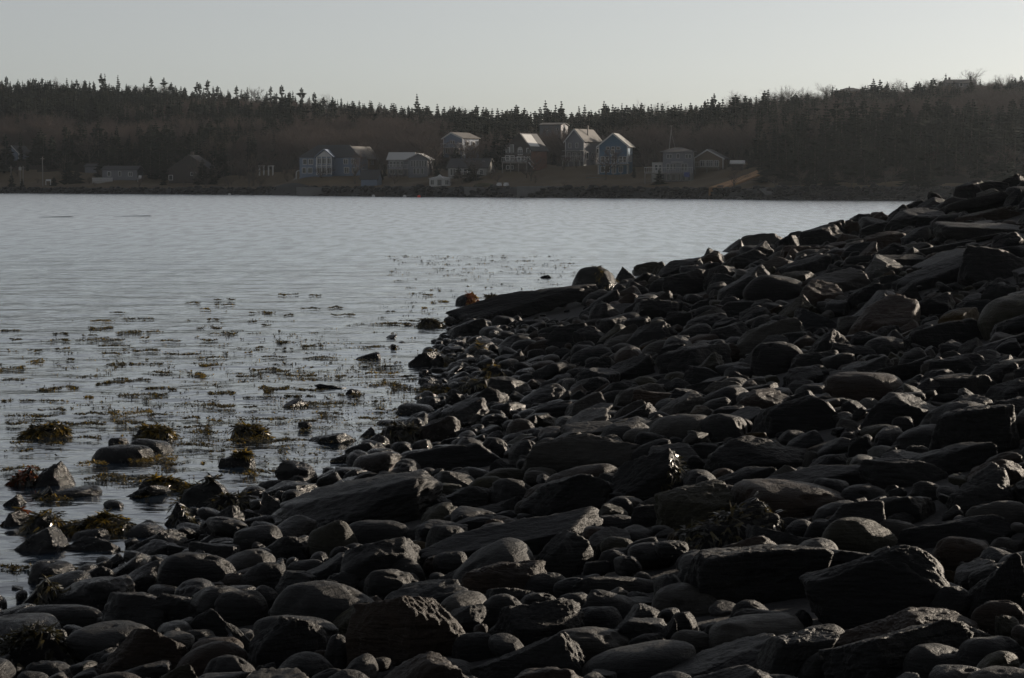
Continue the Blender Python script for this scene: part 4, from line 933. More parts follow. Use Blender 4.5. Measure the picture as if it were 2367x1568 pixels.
# square grey house at the right
r, k, W, Hh, Rh = house('square_grey_house', 'square grey three storey house with a low hip roof', 1567, 420, 20, 70, 9, 68, 11, -6, M_GREYS, M_DROOF, 'hip',
    wins=[(-23,54,5,8),(-17,54,5,8),(0,54,6,9),(20,54,5,8),(27,54,5,8),(-23,28,6,12),(-15,28,5,12),(-8,28,5,12),(11,25,6,15),(18,25,6,15),(-22,3,7,14),(-10,3,7,14),(2,3,7,14),(14,3,8,14),(26,3,6,14)], over=.7)
MB().box(-16*k, 12*k, -1.0, -.16, 44*k, 45.5*k).build('awning', M_WHITE, r)
deck(r, -76, 34, 20, 2.4, k, posts=8)
MB().box(-60*k, -35.2*k, .2, 6, -3, 44*k).build('side_wing', M_PALE, r)
window(r, -50*k, 26*k, 6*k, 12*k, .2, 'y', -1); window(r, -41*k, 26*k, 5*k, 12*k, .2, 'y', -1)
tag(MB().poly([(0,0,0),(13,0,1),(12.4,0,-11),(.5,0,-9.5),(0,-.5,0),(13,-.5,1),(12.4,-.7,-11),(.5,-.7,-9.5)], [(3,2,1,0),(4,5,6,7),(0,1,5,4),(1,2,6,5),(2,3,7,6),(3,0,4,7)]).build('tarpaulin', M_TARP),
    'blue tarpaulin hung over the railing of the square grey house', 'tarpaulin')
o = bpy.data.objects[-1] if False else bpy.data.objects['tarpaulin']; p, k = place(1578, 399, 20); o.location = (p[0], p[1]-2.6, p[2]); o.scale = (k, 1, k)
# brown bungalow
r, k, W, Hh, Rh = house('brown_bungalow', 'brown gabled bungalow tucked right of the square grey house', 1638, 392, 34, 66, 8, 26, 19, -12, M_TAN, M_DROOF, 'gable', wins=[(-14,8,10,12,1),(2,8,14,12,2),(18,8,8,12,1)], ridge_at=.45)
deck(r, -30, 26, 5, 1.5, k, posts=3)
r, k, W, Hh, Rh = house('shed', 'dark little shed with a pale roof at the end of the lane', 1704, 391, 30, 26, 3, 12, 6, -8, M_DARKW, M_METAL, 'side', cat='shed')
# left hand side
r, k, W, Hh, Rh = house('gabled_house', 'dim blue gabled house at the far left edge of the woods', 28, 374, 62, 34, 8, 20, 16, -14, M_PBLUE, M_DROOF, 'gable', wins=[(-2,14,5,7)])
r, k, W, Hh, Rh = house('cottage', 'low grey cottage with white trimmed windows behind a white fence', 277, 415, 22, 82, 6, 22, 8, -5, M_GREYS, M_DROOF, 'side', wins=[(0,8,5,10),(25,8,8,8,1),(-25,8,7,9)], trim=None)
r, k, W, Hh, Rh = house('garage', 'plain grey outbuilding behind the cottage', 217, 400, 40, 42, 6, 14, 6, -5, M_GREYS, M_DROOF, 'side', cat='garage', trim=None)
r, k, W, Hh, Rh = house('black_house', 'black stained house with a chimney beside dark evergreens', 438, 422, 26, 96, 9, 30, 32, -6, M_DARKW, M_DROOF, 'gable', wins=[(6,16,5,7),(13,16,5,7),(-44,6,8,10),(25,2,9,9,1)], trim=M_DARKW, ridge_at=.5)
chimney(r, 0, 3, Hh+Rh-.6, 1.6)
# on the ridge, top right
r, k, W, Hh, Rh = house('ridge_house', 'grey house with two chimneys crowning the ridge', 2222, 203, 285, 66, 9, 10, 9, -5, M_GREYS, M_DROOF, 'side', wins=[(-20,3,6,7),(0,3,6,7),(20,3,6,7)], trim=None, base=False)
chimney(r, -3, 4.5, Hh+Rh-.8, 1.6, s=.28); chimney(r, W*.38, 4.5, Hh+Rh-1.4, 2.6, s=.28)
r, k, W, Hh, Rh = house('low_ridge_house', 'low roofed bungalow on the shoulder of the ridge', 1972, 222, 285, 66, 9, 10, 10, 4, M_TAN, M_DROOF, 'hip', wins=[(-12,2,6,6)], trim=None, base=False)
r, k, W, Hh, Rh = house('hillside_house', 'long pale fronted house low among the ridge trees', 2290, 228, 255, 60, 8, 10, 6, -5, M_PALE, M_DROOF, 'side', wins=[(-20,2,6,5),(-8,2,6,5),(10,2,6,5)], trim=None, base=False)

# ---- the far ground
cols_px = np.concatenate([np.arange(-1400, -100, 40), np.arange(-100, 2500, 7), np.arange(2500, 4100, 40)]).astype(float)
rows_t = np.concatenate([np.arange(-14, 30, 1.3), np.arange(30, 120, 4.0), np.arange(120, 460, 9.0), [600, 1000]])
PX, TT_ = np.meshgrid(cols_px, rows_t); YY = Dsh(PX)+TT_; XX = (PX-CX)/F*YY; ZZ = far_ground(XX, YY)
nr, nc = PX.shape; I = np.arange((nr-1)*(nc-1)); r_, c_ = I//(nc-1), I%(nc-1); a0 = r_*nc+c_
me = np_mesh('hillside', np.stack([XX.ravel(), YY.ravel(), ZZ.ravel()], 1), np.stack([a0, a0+1, a0+nc+1, a0+nc], 1), M_HILL)
me.materials.append(M_LAWN); me.materials.append(M_GRAVEL)
tc2 = TT_[:-1,:-1].ravel()[I]; pc2 = PX[:-1,:-1].ravel()[I]
lw = np.interp(pc2, [0, 500, 700, 1700, 1800, 2367], [38, 34, 46, 44, 10, 6])
me.polygons.foreach_set('material_index', np.where(tc2 < 4.5, 2, np.where(tc2 < lw + 10*vnoise(np.stack([pc2*.02, tc2*.2, 0*tc2], -1)), 1, 0)).astype(np.int32))
tag(obj('hillside', me), 'wooded hillside rising behind the shore houses', kind='structure')
def gz(x, y): return float(far_ground(np.array([x], float), np.array([y], float))[0])
def far_pt(px, t, dz=0): 
    x, y = far_xy(px, t); x = float(x); y = float(y); return (x, y, gz(x, y)+dz)

# dirt track climbing to the woods at the right
tr = [(1655,434,2.5),(1700,419,13),(1745,403,25),(1780,388,38),(1800,372,52),(1812,352,66)]
Vt, Ft = [], []
for i, (px, py, t) in enumerate(tr):
    p = at(px, py, float(Dsh(px))+t); w = 1.3
    z = p[2]
    Vt += [(p[0]-w, p[1], z+.05), (p[0]+w, p[1], z+.05), (p[0]-w, p[1], z-1.5), (p[0]+w, p[1], z-1.5)]
    bases.append((p[0], p[1], z, 4.0))
for i in range(len(tr)-1):
    a = 4*i; Ft += [(a,a+1,a+5,a+4),(a+2,a,a+4,a+6),(a+1,a+3,a+7,a+5)]
tag(obj('track', mesh_from('track', Vt, Ft, flat('track_dirt', (0.40,0.24,0.13), .95, .3, 1))), 'sunlit dirt track climbing from the shore to the woods', kind='structure')

# ---- shore furniture
def simple(name, mb, mat, label, cat, p, rot=0, group=None):
    o = mb.build(name, mat); o.location = p; o.rotation_euler = (0, 0, rot); return tag(o, label, cat, group)
p, k = place(1096, 446, 3); simple('sea_wall', MB().box(-23*k,23*k,0,3,-1.5,13*k), M_CONC, 'short concrete sea wall panel below the long low house', 'sea wall', (p[0],p[1]-1,p[2]))
p, k = place(1300, 434, 6); simple('sea_wall', MB().box(-105*k,120*k,0,.6,-2,3*k), M_CONC, 'long low concrete sea wall under the gabled houses', 'sea wall', p)
p, k = place(770, 437, 5); simple('sea_wall', MB().box(-85*k,60*k,0,.6,-2,4*k), M_CONC, 'long low sea wall in front of the blue house', 'sea wall', p)
for px, lab in ((1154,'white upturned dinghy nearer the summerhouse'),(1170,'white upturned dinghy on the far side of its twin')):
    p, k = place(px, 430, 5); L_ = 6.5*k; V, Fc = [], []
    for i in range(9):
        u = i/8*2-1; wd = .75*(1-abs(u)**2.5)+.03; hh = .62*(1-.35*abs(u)**2)
        for j in range(7):
            a = math.pi*j/6; V.append((u*L_, wd*math.cos(a), hh*math.sin(a)))
    for i in range(8):
        for j in range(6): a = i*7+j; Fc.append((a, a+1, a+8, a+7))
    o = obj('dinghy', mesh_from('dinghy', V, Fc, M_WHITE, True), None, p, (0, 0, -.2)); tag(o, lab, 'dinghy', 'upturned dinghies on the sea wall')
    tag(MB().box(-L_*.9, L_*.9, -.03, .03, .6, .66).build('keel', M_WHITE, o))
p, k = place(1120, 431, 7); m = MB(); n = 10
P0 = [(-27*k*math.cos(math.pi*i/n)*(1 if i in (0, n) else .98), 0, 11*k*math.sin(math.pi*i/n)**.6-.3) for i in range(n+1)]
m.poly([(x, 0, z) for x, _, z in P0]+[(x, 2.6, z) for x, _, z in P0], [tuple(range(n, -1, -1)), tuple(range(n+1, 2*n+2))]+[(i, i+1, n+2+i, n+1+i) for i in range(n)])
simple('boat_cover', m, flat('olive_canvas', (0.05,0.048,0.025), .8, .3, 1), 'long olive canvas cover behind the upturned dinghies', 'boat cover', p)
for px, lab in ((605,'white pergola nearer the cottage side of the garden'),(626,'white pergola nearer the blue house')):
    p, k = place(px, 397, 36); r = bpy.data.objects.new('pergola', None); link(r); r.location = p; tag(r, lab, 'pergola', 'pergolas in the garden')
    for sx in (-6, 4):
        for yy in (0, 1.6): MB().box(sx*k-.08, sx*k+.08, yy-.08, yy+.08, -1, 12*k).build('post', M_WHITE, r)
    MB().box(-7*k, 6*k, -.3, 1.9, 12*k+.01, 14*k).build('top', M_WHITE, r)
p, k = place(690, 411, 16); r = bpy.data.objects.new('garden_arch', None); link(r); r.location = p; tag(r, 'white garden arch at the head of the shore steps', 'garden arch')
m = MB(); n = 10
for yy in (0, .8):
    for i in range(n):
        a0_, a1_ = math.pi*i/n, math.pi*(i+1)/n
        m.bar((5*k*math.cos(a0_), yy, 11*k+5*k*math.sin(a0_)), (5*k*math.cos(a1_), yy, 11*k+5*k*math.sin(a1_)), .1)
    for sx in (-5, 5): m.bar((sx*k, yy, -1), (sx*k, yy, 11*k), .1)
m.build('arch_frame', M_WHITE, r)
m = MB(); m.bar((-6*k,-.5,0),(-17*k,-7,-20*k),.07); m.bar((3*k,-.5,0),(-7*k,-7,-20*k),.07)
for i in range(6):
    u = i/5; m.bar((-6*k-11*k*u,-.5-6.5*u,-20*k*u-1.2),(-6*k-11*k*u,-.5-6.5*u,-20*k*u),.05); m.bar((3*k-10*k*u,-.5-6.5*u,-20*k*u-1.2),(3*k-10*k*u,-.5-6.5*u,-20*k*u),.05)
m.build('handrail', M_PALE, r)
# fence in front of the cottage: each picket its own part
p, k = place(237, 419, 14); r = bpy.data.objects.new('picket_fence', None); link(r); r.location = p; tag(r, 'white picket fence in front of the grey cottage', 'fence')
for i in range(27):
    x = (-23+i*1.75)*k; MB().box(x-.05, x+.05, 0, .03, -.6, 8.2*k).build('picket', M_WHITE, r)
MB().box(-24*k, 23.5*k, .035, .08, 2*k, 3*k).build('rail', M_WHITE, r); MB().box(-24*k, 23.5*k, .035, .08, 6*k, 7*k).build('rail', M_WHITE, r)
# poles
for px, y0, y1, lab in ((26,422,384,'outermost grey pole at the far left of the shore'),(47,424,384,'grey pole with a lamp head beside its pair'),(54,420,384,'thin grey pole close behind the lamp pole'),(99,421,363,'tallest grey pole near the white bench')):
    p, k = place(px, y0, 12); r = bpy.data.objects.new('utility_pole', None); link(r); r.location = p; tag(r, lab, 'pole', 'poles along the far left shore')
    MB().bar((0,0,-2),(0,0,(y0-y1)*k),.16,7,.11).build('shaft', M_WOODG, r)
    if 'lamp' in lab and 'behind' not in lab: MB().box(-.35,.35,-.2,.2,(y0-y1)*k-1.2,(y0-y1)*k-.3).build('lamp', M_PALE, r)
    else: MB().box(-.5,.5,-.06,.06,(y0-y1)*k-.6,(y0-y1)*k-.45).build('crossarm', M_WOODG, r)
p, k = place(111, 423, 10); r = bpy.data.objects.new('bench', None); link(r); r.location = p; tag(r, 'white bench beside the tallest grey pole', 'bench')
MB().box(-6*k,6*k,0,.5,4*k,5*k).build('seat', M_WHITE, r); MB().box(-6*k,6*k,.5,.56,5*k,8*k).build('backrest', M_WHITE, r)
for sx in (-5.4, 5.4): MB().box(sx*k-.06,sx*k+.06,.05,.45,-.6,4*k).build('leg', M_WHITE, r)
p, k = place(323, 417, 18); r = bpy.data.objects.new('garden_chair', None); link(r); r.location = p; tag(r, 'white slatted garden chair beside the cottage', 'chair')
MB().box(-.4,.4,-.4,.3,.3,.38).build('seat', M_WHITE, r); MB().poly([(-.4,.3,.35),(.4,.3,.35),(.4,.75,1.25),(-.4,.75,1.25),(-.4,.38,.35),(.4,.38,.35),(.4,.83,1.25),(-.4,.83,1.25)],[(0,1,2,3),(7,6,5,4),(0,4,5,1),(2,6,7,3),(1,5,6,2),(3,7,4,0)]).build('backrest', M_WHITE, r)
for sx in (-.42,.42):
    MB().box(sx-.06,sx+.06,-.45,.4,.6,.65).build('armrest', M_WHITE, r); MB().box(sx-.04,sx+.04,-.42,-.32,-.5,.595).build('leg', M_WHITE, r)
# mast behind the square grey house
p, k = place(1552, 372, 30); r = bpy.data.objects.new('antenna_mast', None); link(r); r.location = p; tag(r, 'leaning wooden A shaped mast behind the square grey house', 'mast')
MB().bar((-9*k,0,-10*k),(-1*k,0,70*k),.09,6,.05).build('leg', M_PALE, r); MB().bar((11*k,0,20*k),(1*k,0,58*k),.08,6,.05).build('leg', M_WOODG, r)
MB().bar((0,0,58*k),(-1*k,0,80*k),.06).build('spar', M_WOODG, r); MB().bar((-4*k,0,80*k),(4*k,0,80*k),.05).build('crosspiece', M_WOODG, r)
# groynes and slipways at the waterline
p, k = place(803, 455, -2); m = MB(); m.poly([(-26*k,0,-1),(26*k,0,-1),(26*k,6,-1),(-26*k,6,-1),(-20*k,1,8*k),(5*k,1,13*k),(5*k,4,13*k),(-20*k,4,8*k)],[(0,1,5,4),(1,2,6,5),(2,3,7,6),(3,0,4,7),(4,5,6,7)])
simple('boat_slip', m, M_DARKW, 'dark wedge shaped timber slip at the water below the boathouse', 'slipway', p)
p, k = place(878, 455, -2); simple('crib', MB().box(-11*k,11*k,0,3,-1,10*k), M_DARKW, 'dark square timber crib standing in the water', 'crib', p)
p, k = place(678, 446, 3); simple('ramp', MB().plate([(-9*k,0,10*k),(8*k,0,10*k),(14*k,-3,-5*k),(2*k,-3,-5*k)],.3), M_CONC, 'pale concrete ramp slab running down to the water', 'ramp', p)
p, k = place(1865, 441, 2); simple('boat_ramp', MB().plate([(-14*k,3,8*k),(12*k,3,8*k),(14*k,-2,-7*k),(-4*k,-2,-7*k)],.3), M_CONC, 'grey concrete boat ramp past the end of the track', 'ramp', at(1772,441,float(Dsh(1772))+2))
for px, py, mt, lab in ((969,455.5,M_RED,'red mooring buoy afloat in front of the grey house'),(936,454.5,M_WHITE,'white mooring buoy off the timber crib'),(864,454,M_WHITE,'white mooring buoy off the boathouse'),(532,450,M_WHITE,'white mooring buoy off the black house')):
    x, y = hit(px, py) if False else (None, None)
    Y = min(H0/((py-HOR)/F), float(Dsh(px))-8); bm = bmesh.new(); bmesh.ops.create_uvsphere(bm, u_segments=12, v_segments=8, radius=.34); me = bpy.data.meshes.new('mooring_buoy'); bm.to_mesh(me); bm.free(); me.materials.append(mt)
    o = obj('mooring_buoy', me, None, ((px-CX)/F*Y, Y, .12)); tag(o, lab, 'buoy', 'mooring buoys off the far shore')
    MB().bar((0,0,.3),(0,0,.55),.05).build('eye', M_DARKW, o)

# ---- shore stones on the far side
rs = np.random.RandomState(5); VV, TT, CC = [], [], []; nb = 0
for i in range(2600):
    px = rs.uniform(-200, 2500); t = rs.uniform(-2.5, 4.5)
    x, y = far_xy(px, t); x, y = float(x), float(y); d = rs.uniform(.5, 1.5)*(1.5 if rs.rand() < .1 else 1)
    k = ('A', rs.randint(8), 2)
    if k not in raw: raw[k] = rock_verts('A', 900+k[1]*13+65, 2)
    P, T = raw[k]; a = rs.uniform(0, 6.28); R = np.array(Matrix.Rotation(a, 3, 'Z'))
    VV.append((P*np.array([d, d*.8, d*.6]))@R.T+np.array([x, y, float(far_z(px, t))+.1*d])); TT.append(T+nb); nb += len(P)
    c = TINT[rs.choice(list('kkddddgggps'))][0]; CC.append(np.tile(np.array(c+(1,)), (len(P), 1)))
me = np_mesh('shore_stones', np.concatenate(VV), np.concatenate(TT), M_ROCKA, False)
ca = me.color_attributes.new('tint', 'FLOAT_COLOR', 'POINT'); ca.data.foreach_set('color', np.concatenate(CC).astype(np.float32).ravel())
tag(obj('shore_stones', me), 'jumbled stones along the foot of the far shore', kind='stuff')

# ---- trees
def spruce(seed, slim=1.0, club=False):
    """trunk and crown meshes of a spruce one metre high"""
    r = random.Random(seed); tk = MB(); tk.bar((0,0,-.05),(0,0,.97),.012,5,.002)
    V, Fc = [], []; n = r.randint(15, 20)
    for i in range(n):
        u = i/(n-1); z = .10+.88*u
        if club: R = (.05+.03*r.random()) if u < .82 else .085*(1-(u-.82)/.2)+.01; R *= 1.3
        else: R = .19*slim*(1-u)**.8+.014
        R *= r.uniform(.65, 1.2)
        nb_ = r.randint(6, 9) if not club or u > .8 else r.randint(2, 4)
        for j in range(nb_):
            a = r.uniform(0, 6.28); Rj = R*r.uniform(.6, 1.2); dz = -Rj*r.uniform(.1, .55); wd = .45*Rj+.012
            ca_, sa_ = math.cos(a), math.sin(a); o = len(V)
            V += [(0,0,z+.012), (ca_*Rj*.55-sa_*wd, sa_*Rj*.55+ca_*wd, z+dz*.6-.012), (ca_*Rj*.55+sa_*wd, sa_*Rj*.55-ca_*wd, z+dz*.6-.012), (ca_*Rj, sa_*Rj, z+dz*.5), (ca_*Rj*.5, sa_*Rj*.5, z+dz*.2+.012), (ca_*Rj*.4, sa_*Rj*.4, z+dz-.03)]
            Fc += [(o,o+1,o+4),(o,o+4,o+2),(o+4,o+1,o+3),(o+4,o+3,o+2),(o,o+5,o+3)]
    return tk.mesh('trunk', M_BARK), mesh_from('crown', V, Fc, M_NEEDLE)
def bare(seed):
    r = random.Random(seed); tk, cr = MB(), MB()
    def grow(a, d, l, rad, lev):
        b = a+d*l
        (tk if lev < 2 else cr).bar(a, b, rad, 3 if lev > 1 else 5, rad*.6)
        if lev >= 5: return
        for i in range(r.choice((3, 3, 4)) if lev else 6):
            ax = Vector((r.gauss(0,1), r.gauss(0,1), r.gauss(0,.5))).normalized()
            q = (d + ax*r.uniform(.45, .85) + Vector((0,0,.18))).normalized()
            st = a.lerp(b, r.uniform(.45, 1.0)) if lev else a.lerp(b, r.uniform(.35, 1.0))
            grow(st, q, l*r.uniform(.52, .78), rad*.5, lev+1)
    grow(Vector((0,0,-.04)), Vector((r.gauss(0,.05), r.gauss(0,.05), 1)).normalized(), .42, .020, 0)
    return tk.mesh('trunk', M_BARK), cr.mesh('crown', M_TWIG)
SPR = [spruce(i, s, c) for i, (s, c) in enumerate([(1,0),(1.25,0),(.8,0),(1.1,0),(.6,0),(1,1),(.7,1),(1.5,0)])]
BARE = [bare(50+i) for i in range(4)]
def tree(name, label, cat, tm, p, h, w=1.0, group=None):
    r = bpy.data.objects.new(name, None); link(r); r.location = p; r.scale = (h*w, h*w, h); r.rotation_euler = (0, 0, rng.uniform(0, 6.28))
    tag(r, label, cat, group); obj('trunk', tm[0], r); obj('crown', tm[1], r); return r
near_names = [(28,'the dim gabled house'),(110,'the white bench'),(277,'the grey cottage'),(438,'the black house'),(615,'the pergolas'),(762,'the pale blue house'),(853,'the boathouse'),(945,'the low grey house'),
              (1047,'the blue grey house'),(1120,'the long low house'),(1210,'the timbered house'),(1272,'the uppermost pale house'),(1335,'the grey gabled house'),(1420,'the tall blue house'),(1567,'the square grey house'),(1640,'the brown bungalow'),(1704,'the dark shed'),(1800,'the dirt track'),(1972,'the low ridge bungalow'),(2222,'the ridge house'),(2330,'the end of the ridge')]
tl_used = set()
def tree_label(px, t, kind_words, h):
    c = sorted(near_names, key=lambda n: abs(n[0]-px))
    where = 'on the skyline above' if t > 230 else 'high on the hill behind' if t > 130 else 'on the slope behind' if t > 45 else 'at the shore near'
    for sz in (['towering', 'very tall', 'lofty'] if h > 13 else ['tall', 'upright', 'well grown'] if h > 10 else ['middling', 'modest', 'middle sized'] if h > 7.5 else ['short', 'small', 'low', 'stunted', 'slight', 'undersized']):
        for n in c[:3]:
            side = '' if abs(n[0]-px) < 18 else ' just' if abs(n[0]-px) < 45 else ' somewhat' if abs(n[0]-px) < 90 else ' far'
            d = '' if not side else (side+(' uphill of the line' if False else ' to the open side')) 
            pos = {1: 'on the skyline', 2: 'high on the hill', 3: 'on the slope', 4: 'at the shore'}[1 if t > 230 else 2 if t > 130 else 3 if t > 45 else 4]
            lab = f'{sz} {kind_words} {pos}' + (f'{side} to the {"left" if px < n[0] else "right"} of {n[1]}' if side else f' directly {"above" if t > 45 else "by"} {n[1]}')
            if lab not in tl_used and len(lab.split()) <= 16: tl_used.add(lab); return lab
    return f'{kind_words} among the trees {where} {c[0][1]}'
# trees one can pick out
T_named = []
for px, py_top, py_base, t, kd, w in [
  (1008,318,372,60,'s',1.25),(1076,262,330,84,'s',1.3),(1095,270,350,82,'s',1.3),(1172,278,395,43,'s',1.9),(1146,300,395,41,'s',1.7),(1124,330,400,38,'s',1.4),(1190,292,396,44,'s',1.7),(1160,318,396,38,'s',1.6),
  (822,345,412,15,'b',1.1),(1790,345,366,60,'s',1.2),(1720,235,360,70,'s',1.2),(1755,240,365,75,'s',1.3),(1690,262,360,80,'s',1.2),(1895,275,420,30,'s',1.1),(1985,282,425,26,'s',1.2),(2060,250,420,40,'s',1.2),
  (2160,236,400,60,'s',1.3),(2195,262,410,40,'s',1.1),(2260,290,420,26,'s',1.2),(2320,285,425,24,'s',1.1),(1930,310,430,18,'s',1.1),(2110,300,430,20,'s',1.2),(2030,320,432,16,'s',1.0),(1860,300,425,22,'s',1.0),
  (470,365,424,22,'s',1.6),(492,372,424,24,'s',1.4),(160,350,410,20,'s',1.1),(30,398,425,10,'s',1.6),(380,396,424,16,'s',1.3),(890,378,402,30,'s',1.2),(1465,385,408,28,'s',1.5),(1280,350,392,50,'s',1.3),
  (965,215,246,300,'s',1.0),(1260,230,262,290,'s',1.4),(1297,232,262,290,'s',1.4),(1395,232,256,290,'s',1.3),(1745,218,236,290,'s',1.2),(1648,214,240,290,'c',.9),(2180,168,196,292,'s',1.1),(1920,196,216,290,'s',1.1),
  (2222,156,192,300,'b',1.7),(2145,168,200,298,'b',1.6),(2075,180,204,300,'b',1.4),(2310,166,190,300,'b',1.3),(1825,190,222,296,'b',1.5),(1800,196,226,296,'b',1.3),(1850,194,222,298,'b',1.3),(1700,208,236,296,'b',1.2),(1925,190,214,298,'b',1.1)]:
    Y = float(Dsh(px))+t; x = (px-CX)/F*Y; zg = gz(x, Y); zt = at(px, py_top, Y)[2]
    h = max(zt-zg, 3.0)
    kw = {'s': 'dark spruce', 'b': 'leafless round crowned tree', 'c': 'spindly spruce with a tufted tip'}[kd]
    tm = rng.choice(SPR[:4]) if kd == 's' else rng.choice(BARE) if kd == 'b' else SPR[5]
    tree({'s': 'spruce_tree', 'b': 'bare_tree', 'c': 'spruce_tree'}[kd], tree_label(px, t, kw, h), 'tree', tm, (x, Y, zg-.2), h, w, {'s': 'spruces of the far shore', 'c': 'spruces of the far shore', 'b': 'bare trees of the far shore'}[kd])
    bb = (x, Y)
# shrubs and small trees about the gardens
for i in range(105):
    px = rng.uniform(0, 1790) if i % 5 else rng.uniform(1780, 2330); t = rng.uniform(7, 46) if px < 1790 else rng.uniform(4, 12)
    x, Y = far_xy(px, t); x, Y = float(x), float(Y)
    if any(abs(x-b[0]) < b[3]*.62 and -2.5 < (b[1]-Y) < (b[3]*.6 if i % 3 else 14) for b in bases): continue
    ev = rng.random() < .3; h = rng.uniform(1.6, 4.2) if not ev else rng.uniform(2.2, 5.5)
    tree('evergreen_bush' if ev else 'bare_shrub', tree_label(px, t, 'dark evergreen bush' if ev else 'brown leafless shrub', h), 'bush' if ev else 'shrub', rng.choice((SPR[7], SPR[1]) if ev else BARE), (x, Y, gz(x, Y)-.3), h, rng.uniform(1.5, 2.3), 'evergreen bushes of the gardens' if ev else 'leafless shrubs of the gardens')
# skyline row
n_s = n_b = 0
for i in range(235):
    px = -20 + 2400*(i+rng.random())/235; t = T_R + rng.uniform(-22, 6)
    bare_p = .06 if px < 1500 else .45 if px < 1750 else .94
    kd = 'b' if rng.random() < bare_p else 's'
    x, Y = far_xy(px, t); x, Y = float(x), float(Y); zg = gz(x, Y)
    th = float(tree_h(px)); h = th*rng.uniform(.6, 1.1)
    if kd == 's' and rng.random() < .3: h *= 1.25; tm = rng.choice(SPR[4:7]); kw = 'spindly spruce'
    elif kd == 's': tm = rng.choice(SPR[:5]); kw = 'dark spruce'
    else: tm = rng.choice(BARE); kw = 'leafless grey tree'; h *= 1.45
    tree('spruce_tree' if kd == 's' else 'bare_tree', tree_label(px, t, kw, h), 'tree', tm, (x, Y, zg-.2), h, (1.25 if kd == 's' else 1.35)*rng.uniform(.85, 1.15), 'spruces of the far shore' if kd == 's' else 'bare trees of the far shore')

# the rest of the wood: one mass of each kind, grown by geometry nodes on scattered points
def joined(parts, name):
    bm = bmesh.new(); mats = []
    me = bpy.data.meshes.new(name)
    for k, q in enumerate(parts):
        n0 = len(bm.faces); bm.from_mesh(q); bm.faces.ensure_lookup_table()
        for f in bm.faces[n0:]: f.material_index = k
        mats.append(q.materials[0])
    bm.to_mesh(me); bm.free()
    for m in mats: me.materials.append(m)
    return bpy.data.objects.new(name, me)
def mass(name, label, protos, pts):
    me = bpy.data.meshes.new(name); me.vertices.add(len(pts)); P = np.array(pts, np.float32)
    me.vertices.foreach_set('co', P[:, :3].ravel())
    for nm, col in (('h', 3), ('w', 4), ('rot', 5)):
        a = me.attributes.new(nm, 'FLOAT', 'POINT'); a.data.foreach_set('value', P[:, col].copy())
    a = me.attributes.new('pick', 'INT', 'POINT'); a.data.foreach_set('value', P[:, 6].astype(np.int32))
    o = bpy.data.objects.new(name, me); link(o)
    ng = bpy.data.node_groups.new(name, 'GeometryNodeTree'); ng.interface.new_socket('Geometry', in_out='INPUT', socket_type='NodeSocketGeometry'); ng.interface.new_socket('Geometry', in_out='OUTPUT', socket_type='NodeSocketGeometry')
    N = ng.nodes; K = ng.links; gi = N.new('NodeGroupInput'); go = N.new('NodeGroupOutput')
    iop = N.new('GeometryNodeInstanceOnPoints'); g2i = N.new('GeometryNodeGeometryToInstance')
    for pr in reversed(protos):
        oi = N.new('GeometryNodeObjectInfo'); oi.inputs['Object'].default_value = pr; K.new(oi.outputs['Geometry'], g2i.inputs[0])
    def attr(nm, ty='FLOAT'):
        a = N.new('GeometryNodeInputNamedAttribute'); a.data_type = ty; a.inputs['Name'].default_value = nm; return a.outputs[0]
    K.new(gi.outputs[0], iop.inputs['Points']); K.new(g2i.outputs[0], iop.inputs['Instance']); iop.inputs['Pick Instance'].default_value = True
    K.new(attr('pick', 'INT'), iop.inputs['Instance Index'])
    cx1 = N.new('ShaderNodeCombineXYZ'); w_ = attr('w'); K.new(w_, cx1.inputs[0]); K.new(w_, cx1.inputs[1]); K.new(attr('h'), cx1.inputs[2]); K.new(cx1.outputs[0], iop.inputs['Scale'])
    cx2 = N.new('ShaderNodeCombineXYZ'); K.new(attr('rot'), cx2.inputs[2]); K.new(cx2.outputs[0], iop.inputs['Rotation'])
    K.new(iop.outputs[0], go.inputs[0])
    md = o.modifiers.new('grow', 'NODES'); md.node_group = ng
    tag(o, label, kind='stuff')
    return o
sp_pts, ba_pts = [], []
NT = [(q[0], q[3], 9+.10*(q[2]-q[1])*q[5]) for q in T_named if q[3] < 120 and q[4] == 's']
hb = [(b[0], b[1], 60 if b[3] > 4.01 else 7) for b in bases]
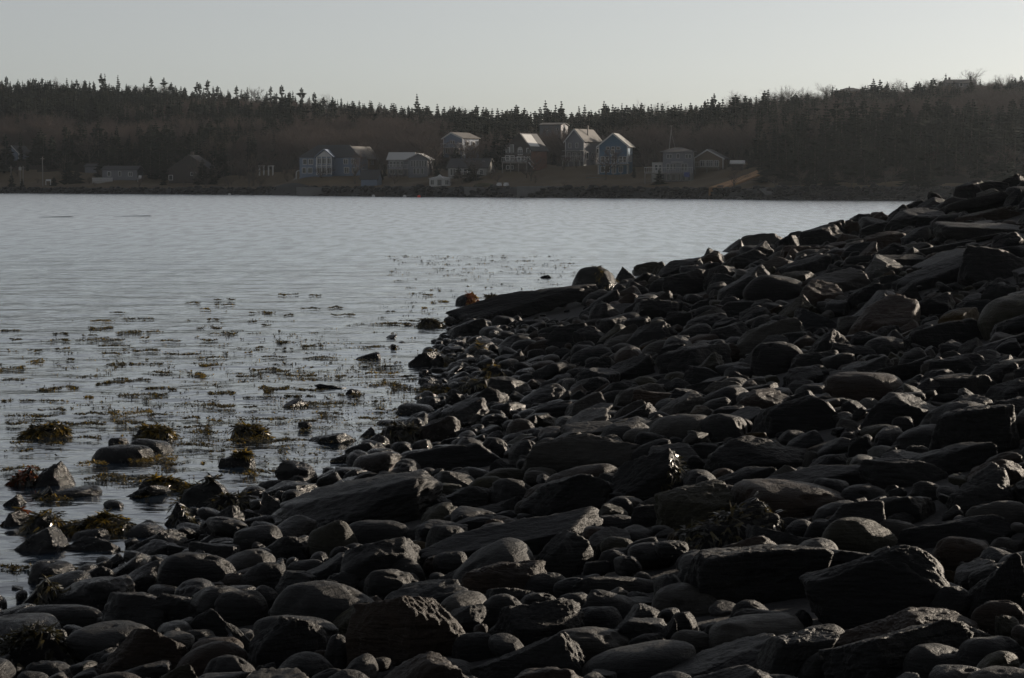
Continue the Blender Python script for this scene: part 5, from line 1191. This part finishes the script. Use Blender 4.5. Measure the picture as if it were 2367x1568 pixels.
for i in range(9500):
    px = rng.uniform(-260, 2650); t = 14+(T_R+30-14)*rng.random()**.8
    lawn = float(np.interp(px, [0, 500, 560, 1700, 1830, 2367], [34, 32, 44, 46, 5, 3]))
    if t < lawn*rng.uniform(.75, 1.2) and rng.random() > .07: continue
    x, Y = far_xy(px, t); x, Y = float(x), float(Y)
    if any((x-a)**2+((Y-b)*.7)**2 < c for a, b, c in hb): continue
    if any(abs(px-a) < c and t < b+2 for a, b, c in NT): continue
    u = t/T_R; nz = float(fbm(np.array([[x*.022, Y*.022, 4.2]]), 2)[0])
    if px < 600: ps = .12 if u < .42 else .8
    elif px < 1650: ps = .3 if u < .3 else .42 if u < .7 else .75
    else: ps = .8 if u < .38 else .35 if u < .7 else .12
    ps += nz*3.0 - .12
    if px > 1650 and u > .72: ps = min(ps, .22)
    if rng.random() < ps: sp_pts.append([x, Y, 0, rng.choice((rng.uniform(3.5, 7), rng.uniform(6.5, 11.5), rng.uniform(7, 10)))*(1 if t < 255 else .8), 0, rng.uniform(0, 6.28), rng.randrange(8)])
    else: ba_pts.append([x, Y, 0, rng.uniform(4.5, 9.0)*(1 if t < 255 else .8), 0, rng.uniform(0, 6.28), rng.randrange(4)])
def dropz(pts, wlo, whi):
    A = np.array(pts); A[:, 2] = far_ground(A[:, 0], A[:, 1])-.2; A[:, 4] = A[:, 3]*np.random.RandomState(2).uniform(wlo, whi, len(A))
    px = CX + A[:, 0]/A[:, 1]*F
    A[:, 3] *= np.interp(px, [0, 1600, 2367], [1, 1, .75]); return A
mass('spruce_forest', 'dense dark spruce forest covering the far hillside', [joined(q, 'spruce_form') for q in SPR], dropz(sp_pts, 1.1, 1.7))
mass('bare_woods', 'brown leafless woods on the lower far hillside', [joined(q, 'bare_form') for q in BARE], dropz(ba_pts, 1.2, 1.7))

# ---- haze
def haze(x0, x1, y0, y1, z0, z1, dens):
    m = bpy.data.materials.new('haze_air'); m.use_nodes = True; nt = m.node_tree; nt.nodes.clear()
    o_ = nt.nodes.new('ShaderNodeOutputMaterial'); v = nt.nodes.new('ShaderNodeVolumePrincipled')
    v.inputs['Color'].default_value = (.80, .90, 1.0, 1); v.inputs['Density'].default_value = dens; v.inputs['Anisotropy'].default_value = 0.58
    nt.links.new(v.outputs[0], o_.inputs['Volume'])
    tag(MB().box(x0, x1, y0, y1, z0, z1).build('haze', m), 'thin sea haze filling the air of the bay', kind='stuff')
haze(-520, 620, -45, 1650, -12, 90, 0.000052)
